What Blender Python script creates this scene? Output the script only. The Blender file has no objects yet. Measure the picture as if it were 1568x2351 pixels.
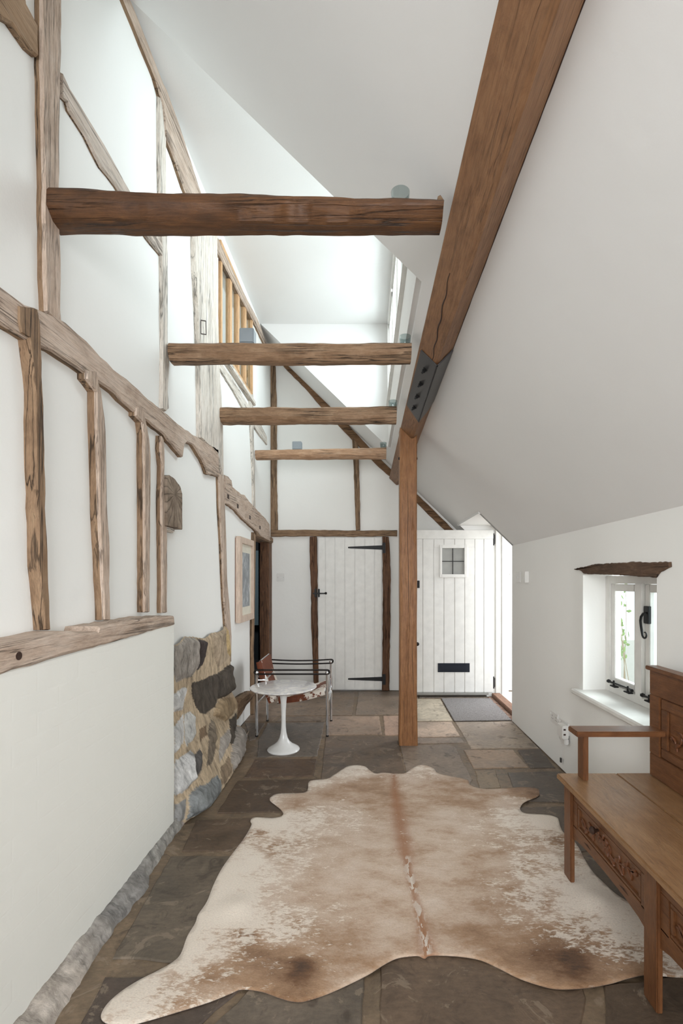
import bpy, bmesh, math, random
import numpy as np
from mathutils import Vector, Matrix, noise as mnoise
from mathutils.geometry import delaunay_2d_cdt

S = bpy.context.scene
COL = S.collection
# ------------------------------------------------------------------ camera
F, CX, CY, H = 1110.0, 840.0, 1331.0, 1.4        # 17 mm shift lens, level camera 1.4 m above the flags
cam = bpy.data.cameras.new('camera'); cam_o = bpy.data.objects.new('camera', cam); COL.objects.link(cam_o)
cam.sensor_fit = 'HORIZONTAL'; cam.sensor_width = 24; cam.lens = 24 * F / 1568
cam.shift_x = -(CX - 784) / 1568; cam.shift_y = (CY - 1175.5) / 1568
cam.clip_start = .05
cam_o.location = (0, 0, H); cam_o.rotation_euler = (math.pi / 2, 0, 0)
S.camera = cam_o
# ------------------------------------------------------------------ view + light
S.view_settings.view_transform = 'Standard'; S.view_settings.look = 'None'
S.view_settings.gamma = 1; S.view_settings.use_curve_mapping = False
S.view_settings.exposure = 0.53
W = bpy.data.worlds.new('sky'); S.world = W; W.use_nodes = True
bg = W.node_tree.nodes['Background']; bg.inputs[0].default_value = (.86, .93, 1, 1); bg.inputs[1].default_value = 1.5
def area(name, loc, aim, sx, sy, power, col=(1, 1, 1)):
    l = bpy.data.lights.new(name, 'AREA'); l.shape = 'RECTANGLE'; l.size = sx; l.size_y = sy; l.energy = power; l.color = col
    o = bpy.data.objects.new(name, l); COL.objects.link(o); o.location = loc
    d = Vector(aim) - Vector(loc); o.rotation_euler = d.to_track_quat('-Z', 'Y').to_euler(); return o
area('dormer_daylight', (.62, 3.95, 3.95), (-1.2, 3.75, 3.3), 2.7, 1.2, 60, (.90, .95, 1))
area('doorway_daylight', (2.5, 5.72, 1.7), (.5, 4.75, .0), .9, 1.3, 24, (.97, .98, 1))
area('casement_daylight', (2.6, 2.9, 1.5), (.6, 2.8, .9), 1.4, 1.3, 50, (.93, .98, 1))
area('rear_side_fill_light', (1.95, -.35, 1.35), (-1.2, .9, 1.1), 1.1, 1.1, 30, (.97, .98, 1))  # fill for the left wall, from an unseen window added behind the camera
area('rear_top_fill_light', (.35, -.95, 3.9), (-.5, .6, 1.0), 1.0, .9, 7, (.95, .97, 1))  # overhead fill through an unseen roof opening, added behind the camera
area('end_fill_light', (-.1, -3.4, 1.9), (.15, 5, 1.35), 2.6, 2.2, 212, (.96, .98, 1))  # broad fill added behind the camera, through an unseen end opening

# ------------------------------------------------------------------ node helpers
def srgb(c):
    return tuple(((v / 255) / 12.92 if v / 255 <= .04045 else ((v / 255 + .055) / 1.055) ** 2.4) for v in c) + (1,)
class NT:
    def __init__(s, name, rough=.6, metal=0, spec=.5):
        s.m = bpy.data.materials.new(name); s.m.use_nodes = True; s.t = s.m.node_tree; s.b = s.t.nodes['Principled BSDF']
        s.b.inputs['Roughness'].default_value = rough; s.b.inputs['Metallic'].default_value = metal
        s.b.inputs['Specular IOR Level'].default_value = spec
        s.co = None
    def n(s, k, **kw):
        x = s.t.nodes.new(k)
        for a, v in kw.items(): setattr(x, a, v)
        return x
    def l(s, a, b): s.t.links.new(a, b)
    def coord(s, scale=(1, 1, 1), rot=(0, 0, 0), loc=(0, 0, 0)):
        if not s.co: s.co = s.n('ShaderNodeTexCoord').outputs['Object']
        m = s.n('ShaderNodeMapping'); m.inputs['Scale'].default_value = scale; m.inputs['Rotation'].default_value = rot; m.inputs['Location'].default_value = loc
        s.l(s.co, m.inputs[0]); return m.outputs[0]
    def noise(s, vec, scale=5, detail=4, rough=.55, dist=0):
        x = s.n('ShaderNodeTexNoise'); x.inputs['Scale'].default_value = scale; x.inputs['Detail'].default_value = detail
        x.inputs['Roughness'].default_value = rough; x.inputs['Distortion'].default_value = dist; s.l(vec, x.inputs['Vector']); return x.outputs['Fac']
    def ramp(s, fac, stops):
        x = s.n('ShaderNodeValToRGB'); e = x.color_ramp.elements
        while len(e) < len(stops): e.new(.5)
        for i, (p, c) in enumerate(stops):
            e[i].position = p; e[i].color = c if len(c) == 4 else srgb(c)
        s.l(fac, x.inputs[0]); return x.outputs[0]
    def mix(s, fac, a, b, mode='MIX'):
        x = s.n('ShaderNodeMix', data_type='RGBA', blend_type=mode)
        for i, v in ((0, fac), (6, a), (7, b)):
            if hasattr(v, 'links') or hasattr(v, 'is_linked'): s.l(v, x.inputs[i])
            elif isinstance(v, (int, float)): x.inputs[i].default_value = v
            else: x.inputs[i].default_value = v if len(v) == 4 else srgb(v)
        return x.outputs[2]
    def math(s, op, a, b=0, c=0, clamp=False):
        x = s.n('ShaderNodeMath', operation=op, use_clamp=clamp)
        for i, v in enumerate((a, b, c)):
            if hasattr(v, 'is_linked'): s.l(v, x.inputs[i])
            else: x.inputs[i].default_value = v
        return x.outputs[0]
    def attr(s, name):
        x = s.n('ShaderNodeAttribute', attribute_name=name); return x
    def color(s, c):
        if hasattr(c, 'is_linked'): s.l(c, s.b.inputs['Base Color'])
        else: s.b.inputs['Base Color'].default_value = srgb(c)
    def bump(s, h, strength=.3, dist=.01, prev=None):
        x = s.n('ShaderNodeBump'); x.inputs['Strength'].default_value = strength; x.inputs['Distance'].default_value = dist
        s.l(h, x.inputs['Height'])
        if prev is not None: s.l(prev, x.inputs['Normal'])
        s.l(x.outputs[0], s.b.inputs['Normal']); return x.outputs[0]
BW = lambda v: (v, v, v, 1)

def plaster(name, col, bump=.12):
    k = NT(name, .85, spec=.25)
    a = k.noise(k.coord(), 1.3, 3); k.color(k.mix(a, tuple(c - 4 for c in col), tuple(min(255, c + 3) for c in col)))
    f = k.noise(k.coord(), 90, 3); g = k.noise(k.coord(), 6, 3)
    p = k.bump(g, bump * 1.2, .02); k.bump(f, bump, .003, p); return k.m
def wood(name, mid, dark, light, axis='z', rough=.65, crack=.5, grain=1., bump=.5, patch=2.2, spec=.35, rot=(0, 0, 0)):
    k = NT(name, rough, spec=spec)
    def sc(al, ac): return {'x': (al, ac, ac), 'y': (ac, al, ac), 'z': (ac, ac, al)}[axis]
    g1 = k.noise(k.coord(sc(1.6 * grain, 30 * grain), rot), 1, 8, .7, .25)
    g2 = k.noise(k.coord(sc(14 * grain, 260 * grain), rot), 1, 3, .65)
    mott = k.noise(k.coord(sc(9, 22), rot), 1, 6, .7, .6)
    big = k.noise(k.coord(sc(patch * .6, patch * 1.8), rot), 1.6, 5, .65, .8)
    c = k.ramp(g1, [(.3, dark), (.5, mid), (.7, light)])
    c2 = k.ramp(big, [(.3, dark), (.5, mid), (.7, light)]); c3 = k.ramp(mott, [(.3, dark), (.5, mid), (.68, light)])
    c = k.mix(.4, k.mix(.45, c, c2), c3)
    fine = k.ramp(g2, [(.32, BW(.55)), (.58, BW(1.06))])
    c = k.mix(.6, c, fine, 'MULTIPLY')
    cr = k.noise(k.coord(sc(1.1, 26), rot, (3.1, 1.7, 5.2)), 1, 5, .55, .5)
    d = k.math('ABSOLUTE', k.math('SUBTRACT', cr, .5))
    lines = k.ramp(d, [(0, BW(0)), (.012 * crack + .002, BW(.35)), (.03 * crack + .004, BW(1))])
    spot = k.ramp(k.noise(k.coord(sc(.9, 3.5), rot, (1, 9, 2)), 1.5, 2), [(.42, BW(1)), (.56, BW(0))])
    lines = k.mix(spot, lines, BW(1))
    c = k.mix(min(1, crack), c, lines, 'MULTIPLY')
    k.color(c)
    p = k.bump(g1, bump * .5, .006); p = k.bump(mott, bump * .7, .006, p); p = k.bump(g2, bump * .6, .0015, p); k.bump(lines, bump, .006, p)
    return k.m
def plain(name, col, rough=.5, metal=0, spec=.5, bump=0, bs=80):
    k = NT(name, rough, metal, spec); k.color(k.mix(k.noise(k.coord(), 12, 3), tuple(c * .93 for c in col), tuple(min(255, c * 1.04) for c in col)))
    if bump: k.bump(k.noise(k.coord(), bs, 3), bump, .003)
    return k.m
def glass(name, tint=(245, 250, 250), spec=1.0):
    m = bpy.data.materials.new(name); m.use_nodes = True; t = m.node_tree; t.nodes.clear()
    o = t.nodes.new('ShaderNodeOutputMaterial'); mx = t.nodes.new('ShaderNodeMixShader'); tr = t.nodes.new('ShaderNodeBsdfTransparent')
    gl = t.nodes.new('ShaderNodeBsdfGlossy'); fr = t.nodes.new('ShaderNodeFresnel'); ge = t.nodes.new('ShaderNodeNewGeometry'); mr = t.nodes.new('ShaderNodeMapRange'); mr.inputs[3].default_value = 1.5; mr.inputs[4].default_value = 1 / 1.5; t.links.new(ge.outputs['Backfacing'], mr.inputs[0]); t.links.new(mr.outputs[0], fr.inputs[0])
    tr.inputs[0].default_value = srgb(tint); gl.inputs['Roughness'].default_value = .02
    t.links.new(fr.outputs[0], mx.inputs[0]); t.links.new(tr.outputs[0], mx.inputs[1]); t.links.new(gl.outputs[0], mx.inputs[2]); t.links.new(mx.outputs[0], o.inputs[0])
    return m

PL_WALL = plaster('white_limewash_plaster', (243, 242, 238))
PL_CEIL = plaster('white_ceiling_plaster', (238, 237, 235), .08)
WHITE = plain('white_paint', (234, 232, 227), .45)
def painted_brick():
    k = NT('painted_brick', .6, spec=.35)
    c = k.coord(); sx = k.n('ShaderNodeSeparateXYZ'); k.l(c, sx.inputs[0]); cb = k.n('ShaderNodeCombineXYZ')
    k.l(sx.outputs[1], cb.inputs[0]); k.l(sx.outputs[2], cb.inputs[1]); k.l(sx.outputs[0], cb.inputs[2])
    wob = k.noise(c, 7, 4)
    ad = k.n('ShaderNodeVectorMath', operation='ADD'); k.l(cb.outputs[0], ad.inputs[0]); w2 = k.n('ShaderNodeCombineXYZ')
    k.l(k.math('MULTIPLY', wob, .03), w2.inputs[1]); k.l(w2.outputs[0], ad.inputs[1])
    b = k.n('ShaderNodeTexBrick'); b.inputs['Scale'].default_value = 1; b.inputs['Brick Width'].default_value = .225; b.inputs['Row Height'].default_value = .07
    b.inputs['Mortar Size'].default_value = .006; b.inputs['Mortar Smooth'].default_value = .8
    b.inputs['Color1'].default_value = BW(1); b.inputs['Color2'].default_value = BW(.85); b.inputs['Mortar'].default_value = BW(.35)
    k.l(ad.outputs[0], b.inputs[0]); k.color((236, 235, 228))
    p = k.bump(b.outputs[0], .10, .005); p = k.bump(k.noise(c, 9, 4), .14, .012, p); k.bump(k.noise(c, 38, 4), .12, .005, p); return k.m
PBRICK = painted_brick()

OAKP = {a: wood('limed_oak_' + a, (196, 174, 156), (142, 118, 98), (218, 202, 188), a, .75, .5, 1, .7) for a in 'yz'}
OAKPALE = {a: wood('bleached_oak_' + a, (222, 212, 200), (192, 176, 160), (236, 230, 222), a, .8, .7, 1, .5) for a in 'yz'}
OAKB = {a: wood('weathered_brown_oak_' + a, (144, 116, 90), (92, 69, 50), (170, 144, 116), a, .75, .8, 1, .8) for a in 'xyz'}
BEAM_DARK = wood('dark_beam_oak', (92, 62, 40), (48, 34, 25), (126, 86, 52), 'x', .5, .7, .8, .9)
BEAM_MID = wood('mid_beam_oak', (152, 120, 92), (92, 68, 48), (184, 156, 128), 'x', .65, 1, .9, .9)
BEAM_LIGHT = wood('light_beam_oak', (192, 154, 122), (144, 108, 80), (212, 182, 156), 'x', .65, .8, 1, .8)
PURLIN = wood('sawn_purlin_oak', (140, 101, 70), (96, 66, 43), (162, 122, 88), 'y', .55, .35, .7, .5, 3)
POST = wood('new_oak_post', (144, 98, 60), (106, 70, 42), (168, 122, 80), 'z', .5, .3, .7, .4, 1.6)
ORANGE = wood('honey_oak', (214, 172, 128), (190, 142, 98), (226, 190, 152), 'z', .5, .3, 1, .2)
BENCH = {a: wood('bench_oak_' + a, (112, 71, 42), (72, 43, 24), (136, 92, 58), a, .38, .25, 1.6, .25, 1.5, .5) for a in 'xyz'}
SEAT = wood('bench_seat_oak', (148, 110, 74), (102, 70, 42), (172, 136, 98), 'y', .33, .2, 1.8, .3, 1.2, .5)
CARVE = plain('carved_oak', (104, 62, 36), .42, bump=.2, bs=60)
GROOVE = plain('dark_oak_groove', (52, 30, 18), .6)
JAMB = wood('dark_jamb_oak', (104, 70, 46), (54, 34, 22), (136, 98, 68), 'z', .6, .8, 1, .7)
LINTEL = wood('rough_lintel_oak', (92, 70, 54), (48, 34, 26), (128, 104, 84), 'y', .8, 1, .8, 1)
ENDGRAIN = None
BLACK = plain('black_iron', (20, 19, 20), .5, 0, .35)
STEEL = plain('grey_painted_steel', (74, 72, 72), .42, .5, bump=.05)
CHROME = plain('chrome', (225, 226, 228), .08, 1)
BLKLEATHER = plain('black_leather_strap', (30, 24, 21), .65, 0, .2)
PLASTIC = plain('white_plastic', (232, 230, 226), .35)
GREYBOX = plain('grey_powder_coat', (150, 158, 164), .5)
GLASS = glass('clear_glass')
CUPGLASS = glass('smoked_cup_glass', (222, 229, 229))
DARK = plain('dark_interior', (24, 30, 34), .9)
TEALW = plain('teal_grey_wall', (86, 104, 110), .9)
LEAFM = plain('leaf_green', (112, 140, 66), .6)

# ------------------------------------------------------------------ mesh helpers
class M:
    def __init__(s): s.v = []; s.f = []; s.mi = []; s.cur = 0
    def add(s, vs, fs):
        o = len(s.v); s.v += [tuple(v) for v in vs]; s.f += [tuple(i + o for i in f) for f in fs]; s.mi += [s.cur] * len(fs); return o
    def box(s, x0, x1, y0, y1, z0, z1):
        s.add([(x, y, z) for x in (x0, x1) for y in (y0, y1) for z in (z0, z1)],
              [(0, 1, 3, 2), (4, 6, 7, 5), (0, 4, 5, 1), (2, 3, 7, 6), (0, 2, 6, 4), (1, 5, 7, 3)]); return s
    def bbox(s, x0, x1, y0, y1, z0, z1, b=.003):                     # bevelled box
        bm = bmesh.new(); bmesh.ops.create_cube(bm, size=1)
        for v in bm.verts:
            v.co = Vector(((x0 + x1) / 2 + v.co.x * (x1 - x0), (y0 + y1) / 2 + v.co.y * (y1 - y0), (z0 + z1) / 2 + v.co.z * (z1 - z0)))
        b = min(b, .45 * min(abs(x1 - x0), abs(y1 - y0), abs(z1 - z0)))
        bmesh.ops.bevel(bm, geom=bm.edges[:], offset=b, segments=2, affect='EDGES')
        bm.verts.index_update(); s.add([v.co[:] for v in bm.verts], [[v.index for v in f.verts] for f in bm.faces]); bm.free(); return s
    def rings(s, R, cap=True, closed=False):
        n = len(R[0]); o = len(s.v); s.v += [tuple(p) for r in R for p in r]
        k = len(R); fs = []
        for i in range(k if closed else k - 1):
            a = o + i * n; b = o + ((i + 1) % k) * n
            for j in range(n): fs.append((a + j, a + (j + 1) % n, b + (j + 1) % n, b + j))
        if cap and not closed: fs += [tuple(o + j for j in range(n - 1, -1, -1)), tuple(o + (k - 1) * n + j for j in range(n))]
        s.f += fs; s.mi += [s.cur] * len(fs); return s
    def tube(s, pts, r, n=10, closed=False):
        P = [Vector(p) for p in pts]; k = len(P); rr = r if isinstance(r, (list, tuple)) else [r] * k
        T = []
        for i in range(k):
            a = P[(i - 1) % k] if closed or i > 0 else P[i]; b = P[(i + 1) % k] if closed or i < k - 1 else P[i]
            T.append((b - a).normalized())
        u = T[0].orthogonal().normalized(); R = []
        for i in range(k):
            u = (u - T[i] * u.dot(T[i])).normalized(); w = T[i].cross(u)
            R.append([P[i] + (u * math.cos(2 * math.pi * j / n) + w * math.sin(2 * math.pi * j / n)) * rr[i] for j in range(n)])
        return s.rings(R, True, closed)
    def lathe(s, prof, c, n=48, axis='z'):
        R = []
        for r, z in prof:
            ring = []
            for j in range(n):
                a = 2 * math.pi * j / n; x, y = r * math.cos(a), r * math.sin(a)
                ring.append({'z': (c[0] + x, c[1] + y, c[2] + z), 'y': (c[0] + x, c[1] + z, c[2] + y), 'x': (c[0] + z, c[1] + x, c[2] + y)}[axis])
            R.append(ring)
        return s.rings(R)
    def prism(s, poly, fn, d0, d1, bev=0):      # poly: 2D list; fn(u,v,d)->3D ; extruded d0..d1 (d1 = seen face, optional bevel)
        n = len(poly); R = [[fn(u, v, d0) for u, v in poly]]
        if bev:
            cx = sum(p[0] for p in poly) / n; 
            ins = inset(poly, bev); mid = d1 + (d0 - d1) * min(.5, bev / max(1e-6, abs(d1 - d0)))
            R.append([fn(u, v, mid) for u, v in poly]); R.append([fn(u, v, d1) for u, v in ins])
        else: R.append([fn(u, v, d1) for u, v in poly])
        return s.rings(R)
def inset(poly, d):
    n = len(poly); A = sum(poly[i][0] * poly[(i + 1) % n][1] - poly[(i + 1) % n][0] * poly[i][1] for i in range(n)); sg = 1 if A > 0 else -1
    out = []
    for i in range(n):
        p, a, b = Vector(poly[i]), Vector(poly[i - 1]), Vector(poly[(i + 1) % n])
        e = (b - a)
        if e.length < 1e-9: out.append(tuple(p)); continue
        e.normalize(); out.append((p.x - e.y * d * sg, p.y + e.x * d * sg))
    return out
WL = {}
def link(name, m, mats, parent=None, smooth=False, auto=None, org=None):
    me = bpy.data.meshes.new(name)
    V = np.array(m.v, float)
    if org is None: org = (float((V[:, 0].min() + V[:, 0].max()) / 2), float((V[:, 1].min() + V[:, 1].max()) / 2), float(V[:, 2].min()))
    org = Vector(org); V = V - np.array(org)
    me.from_pydata(V.tolist(), [], m.f)
    mats = mats if isinstance(mats, (list, tuple)) else [mats]
    for a in mats: me.materials.append(a)
    me.polygons.foreach_set('material_index', [min(i, len(mats) - 1) for i in m.mi])
    me.validate(); me.update()
    bm = bmesh.new(); bm.from_mesh(me); bmesh.ops.recalc_face_normals(bm, faces=bm.faces[:]); bm.to_mesh(me); bm.free()
    if smooth: me.shade_smooth()
    if auto is not None:
        me.shade_smooth()
        try: me.set_sharp_from_angle(angle=math.radians(auto))
        except Exception: pass
    o = bpy.data.objects.new(name, me); COL.objects.link(o)
    WL[o] = org; o.location = org - (WL[parent] if parent else Vector())
    if parent: o.parent = parent
    return o
def tag(o, label, cat, group=None):
    o['label'] = label; o['category'] = cat
    if group: o['group'] = group
    return o
def empty(name, loc, label, cat, group=None):
    o = bpy.data.objects.new(name, None); o.empty_display_size = .1; COL.objects.link(o); o.location = loc; WL[o] = Vector(loc)
    return tag(o, label, cat, group)
def struct(name, m, mats, auto=None):
    o = link(name, m, mats, auto=auto, org=(0, 0, 0)); o['kind'] = 'structure'; return o
def sroot(name, loc):
    o = bpy.data.objects.new(name, None); COL.objects.link(o); o.location = loc; WL[o] = Vector(loc); o['kind'] = 'structure'; return o
# un-projection of measured points on to the real planes of the room
def at(x, y, d): return ((x - CX) * d / F, d, H + (CY - y) * d / F)          # plane at depth d
def onX(x, y, X):                                                            # plane X = const -> (depth, height)
    d = X * F / (x - CX); return (d, H + (CY - y) * d / F)
def onfloor(x, y, z=0): d = (H - z) * F / (y - CY); return ((x - CX) * d / F, d)
def dens(poly, step, jit=0, seed=1, closed=True):
    r = random.Random(seed); out = []; n = len(poly)
    for i in range(n if closed else n - 1):
        a, b = poly[i], poly[(i + 1) % n]; L = math.dist(a, b); k = max(1, int(L / step))
        ux, uy = ((b[0] - a[0]) / L, (b[1] - a[1]) / L) if L else (0, 0)
        for j in range(k):
            t = j / k; q = r.uniform(-jit, jit) if j else r.uniform(-jit, jit) * .4
            out.append((a[0] + (b[0] - a[0]) * t - uy * q, a[1] + (b[1] - a[1]) * t + ux * q))
    return out
def catmull(P, k=4):
    n = len(P); out = []
    for i in range(n):
        p0, p1, p2, p3 = [np.array(P[(i + j - 1) % n], float) for j in range(4)]
        for t in range(k):
            t /= k; out.append(tuple(.5 * ((2 * p1) + (-p0 + p2) * t + (2 * p0 - 5 * p1 + 4 * p2 - p3) * t * t + (-p0 + 3 * p1 - 3 * p2 + p3) * t ** 3)))
    return out

# ------------------------------------------------------------------ room shell
XL, XR, ZB, ZF = -1.2, 1.45, 6.12, -1.6
SL, H0 = .97, 1.745                                # roof slope: height above eye = H0 - SL * X
def roof(X): return H + H0 - SL * X
ZD0, ZD1, XDW, HD = 2.397, 5.48, .25, H + 2.90     # the dormer
def slab(m, us, vs, hole, f0, f1):                 # one seamless two-faced sheet with openings
    nu, nv = len(us), len(vs); o = len(m.v)
    m.v += [f0(u, v) for u in us for v in vs] + [f1(u, v) for u in us for v in vs]
    I = lambda i, j, k: o + k * nu * nv + i * nv + j
    ok = lambda i, j: 0 <= i < nu - 1 and 0 <= j < nv - 1 and not hole((us[i] + us[i + 1]) / 2, (vs[j] + vs[j + 1]) / 2)
    fs = []
    for i in range(nu - 1):
        for j in range(nv - 1):
            if not ok(i, j): continue
            for k in (0, 1): fs.append((I(i, j, k), I(i + 1, j, k), I(i + 1, j + 1, k), I(i, j + 1, k)))
            for di, dj, a, b in ((-1, 0, (i, j), (i, j + 1)), (1, 0, (i + 1, j), (i + 1, j + 1)), (0, -1, (i, j), (i + 1, j)), (0, 1, (i, j + 1), (i + 1, j + 1))):
                if not ok(i + di, j + dj): fs.append((I(*a, 0), I(*b, 0), I(*b, 1), I(*a, 1)))
    m.f += fs; m.mi += [m.cur] * len(fs); return m
# left wall
CW0, CW1, CWB, CWT = 3.93, 5.10, H + 1.90, H + 2.78          # clerestory opening
LD0, LD1, LDT = 5.18, 6.12, 1.88                             # doorway in the left wall
m = M()
slab(m, [ZF, CW0, CW1, LD0, LD1, ZB + .2], [0, LDT, CWB, CWT, HD + .12],
         lambda u, v: (CW0 < u < CW1 and CWB < v < CWT) or (LD0 < u < LD1 and v < LDT),
         lambda u, v: (XL - .16, u, v), lambda u, v: (XL, u, v))
struct('wall_left', m, PL_WALL)
# lower painted brick skin of the left wall
m = M(); XB = -1.07
m.prism(dens([(ZF, 0), (2.70, 0), (2.70, 1.16), (2.2, 1.14), (1.8, 1.135), (1.4, 1.13), (ZF, 1.13)], .12, .004, 3), lambda u, v, d: (d, u, v), XL, XB, .006)
o = struct('wall_left_lower_brick', m, PBRICK); o.name = 'wall_left_lower'
# back wall
m = M()
slab(m, [XL - .16, -.617, .204, 1.9], [0, 1.94, HD + .12], lambda u, v: -.617 < u < .204 and v < 1.94,
         lambda u, v: (u, ZB, v), lambda u, v: (u, ZB + .12, v))
struct('wall_back', m, PL_WALL)
# right wall
RW0, RW1, RWB, RWT = 2.41, 3.23, .655, 1.432
RD0, RD1, RDT = 4.80, 5.80, 2.05
BW0, BW1, BWB, BWT = -.9, .3, .8, 1.65                       # unseen window added behind the camera to let side fill in
m = M()
slab(m, [ZF, BW0, BW1, RW0, RW1, RD0, RD1, ZB + .1], [0, RWB, BWB, RWT, BWT, RDT],
         lambda u, v: (RW0 < u < RW1 and RWB < v < RWT) or (RD0 < u < RD1 and v < RDT) or (BW0 < u < BW1 and BWB < v < BWT),
         lambda u, v: (XR, u, min(v, roof(XR) + .02)), lambda u, v: (XR + .25, u, min(v, roof(XR) + .02)))
struct('wall_right', m, PL_WALL)
m = slab(M(), [XL - .16, -.95, .95, XR + .3], [0, .95, 2.55, HD + .1], lambda u, v: -.95 < u < .95 and .95 < v < 2.55, lambda u, v: (u, ZF, v), lambda u, v: (u, ZF - .15, v)); struct('wall_front', m, PL_WALL)  # the opening is added so the end fill can shine in
# ceiling: slopes, dormer, door-head recess
m = M(); T = .1
slab(m, [XL - .16, -.1, XDW + .03, .75, 1.12, XR + .3], [ZF, -1.35, -.55, ZD0, RD0 - .004, ZD1, RD1 + .004, ZB + .1],
     lambda u, v: (u < XDW + .03 and ZD0 < v < ZD1) or (-.1 < u < .75 and -1.35 < v < -.55) or (u > 1.12 and RD0 - .004 < v < RD1 + .004),  # includes an unseen opening added for the overhead fill
     lambda u, v: (u, v, roof(u)), lambda u, v: (u, v, roof(u) + T))
struct('ceiling', m, PL_CEIL)
m = M()
m.box(XL - .16, XDW + .06, ZD0, ZD1, HD, HD + .1)                                        # flat dormer ceiling
for z0, z1 in ((ZD0 - .06, ZD0 - .001), (ZD1 + .001, ZD1 + .06)):                                    # cheeks
    m.prism([(XL - .02, roof(XL - .02) + .003), (XDW + .05, roof(XDW + .05) + .003), (XDW + .05, HD + .1), (XL - .02, HD + .1)], lambda u, v, d: (u, d, v), z0, z1)
DW0, DW1, DWB, DWT = 2.62, 5.34, H + 1.93, H + 2.84
slab(m, [ZD0 - .06, DW0, DW1, ZD1 + .06], [roof(XDW), DWB, DWT, HD + .1], lambda u, v: DW0 < u < DW1 and DWB < v < DWT,
         lambda u, v: (XDW, u, v), lambda u, v: (XDW + .06, u, v))
o = struct('ceiling_dormer', m, PL_CEIL)
m = M()
XS = 1.105
m.box(XS, XR + .3, RD0 - .05, RD1 + .05, RDT, RDT + .05)                              # soffit over the door
for z0, z1 in ((RD0 - .05, RD0 - .001), (RD1 + .001, RD1 + .05)):
    m.prism([(XS, RDT + .02), (XR + .3, RDT + .02), (XR + .3, roof(XR + .3) + .0), (XS + .02, roof(XS + .02) + .0)], lambda u, v, d: (u, d, v), z0, z1)
struct('ceiling_door_recess', m, PL_CEIL)
# dark room behind the left doorway and upper room behind the clerestory
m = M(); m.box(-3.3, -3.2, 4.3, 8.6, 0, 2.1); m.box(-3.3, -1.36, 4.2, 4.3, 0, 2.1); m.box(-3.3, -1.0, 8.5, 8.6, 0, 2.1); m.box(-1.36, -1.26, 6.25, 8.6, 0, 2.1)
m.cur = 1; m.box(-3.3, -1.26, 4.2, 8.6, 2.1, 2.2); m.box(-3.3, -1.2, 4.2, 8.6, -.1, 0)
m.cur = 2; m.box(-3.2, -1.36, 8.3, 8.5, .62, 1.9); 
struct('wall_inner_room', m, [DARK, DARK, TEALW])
m = M(); m.box(-3.3, -3.2, 2.4, 7.6, 2.25, 4.8); m.box(-3.3, -1.36, 2.3, 2.4, 2.25, 4.8); m.box(-3.3, -1.36, 7.5, 7.6, 2.25, 4.8); m.box(-3.3, -1.36, 2.3, 7.6, 2.2, 2.25); m.box(-3.3, -1.36, 2.3, 7.6, 4.8, 4.85)
struct('wall_upper_room', m, PL_WALL)
pl = bpy.data.lights.new('upper_room_fill', 'POINT'); pl.energy = 14; pl.shadow_soft_size = .3; po = bpy.data.objects.new('upper_room_fill', pl); COL.objects.link(po); po.location = (-2.3, 5.2, 4.2)  # added fill that brightens the room behind the clerestory panes
pl = bpy.data.lights.new('inner_room_fill', 'POINT'); pl.energy = 45; pl.shadow_soft_size = .2; po = bpy.data.objects.new('inner_room_fill', pl); COL.objects.link(po); po.location = (-2.4, 6.6, 1.9)  # added fill so the teal wall shows through the doorway

# ------------------------------------------------------------------ floor of stone flags
flags = [  # measured corners and colours
 ([(590,1588),(815,1590),(808,1642),(640,1643),(625,1655),(560,1655)], (112,100,88)),
 ([(823,1588),(912,1588),(960,1590),(960,1602),(912,1640),(816,1641)], (120,110,100)),
 ([(962,1588),(1120,1590),(1124,1601),(962,1602)], (120,115,108)),
 ([(646,1645),(740,1644),(737,1655),(632,1657)], (98,88,78)),
 ([(563,1660),(608,1660),(585,1697),(572,1700)], (92,86,80)),
 ([(615,1660),(745,1658),(728,1735),(590,1738),(592,1700)], (96,92,87)),
 ([(755,1644),(870,1644),(877,1686),(752,1687)], (134,120,108)),
 ([(880,1643),(956,1643),(956,1686),(884,1687)], (150,132,120)),
 ([(586,1743),(727,1742),(720,1781),(560,1785)], (84,70,58)),
 ([(748,1690),(912,1690),(930,1774),(925,1800),(735,1800)], (92,82,72)),
 ([(545,1792),(760,1787),(725,1862),(498,1866)], (76,64,53)),
 ([(450,1882),(700,1872),(670,1952),(418,1953)], (82,70,58)),
 ([(392,1966),(660,1962),(610,2110),(560,2218),(300,2200),(258,2200)], (88,82,73)),
 ([(240,2242),(330,2240),(640,2235),(560,2262),(380,2420),(150,2420)], (74,66,60)),
 ([(420,2420),(590,2255),(836,2238),(830,2420)], (92,86,78)),
 ([(872,2185),(1020,2140),(1330,2240),(1345,2290),(1320,2420),(870,2420)], (90,78,66)),
 ([(1385,2262),(1560,2240),(1700,2420),(1400,2420)], (78,68,58)),
 ([(957,1604),(1011,1604),(1039,1654),(957,1655)], (166,163,150)),
 ([(957,1658),(1037,1657),(1056,1690),(957,1692)], (164,152,140)),
 ([(957,1694),(1058,1693),(1066,1705),(957,1706)], (128,120,112)),
 ([(1045,1657),(1176,1656),(1237,1717),(1081,1718)], (140,132,122)),
 ([(920,1712),(1025,1708),(1045,1714),(1085,1789),(1060,1840),(945,1840)], (118,110,102)),
 ([(1064,1722),(1178,1721),(1213,1761),(1087,1764)], (138,124,110)),
 ([(1188,1722),(1240,1719),(1275,1763),(1218,1764)], (74,68,62)),
 ([(1090,1769),(1137,1768),(1150,1808),(1100,1812)], (122,110,92)),
 ([(1165,1773),(1285,1770),(1330,1843),(1190,1838)], (84,79,74)),
 ([(1150,1852),(1340,1850),(1420,1950),(1230,1960)], (86,78,70)),
 ([(1250,1965),(1430,1960),(1600,2130),(1350,2140)], (76,68,60)),
]
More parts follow.
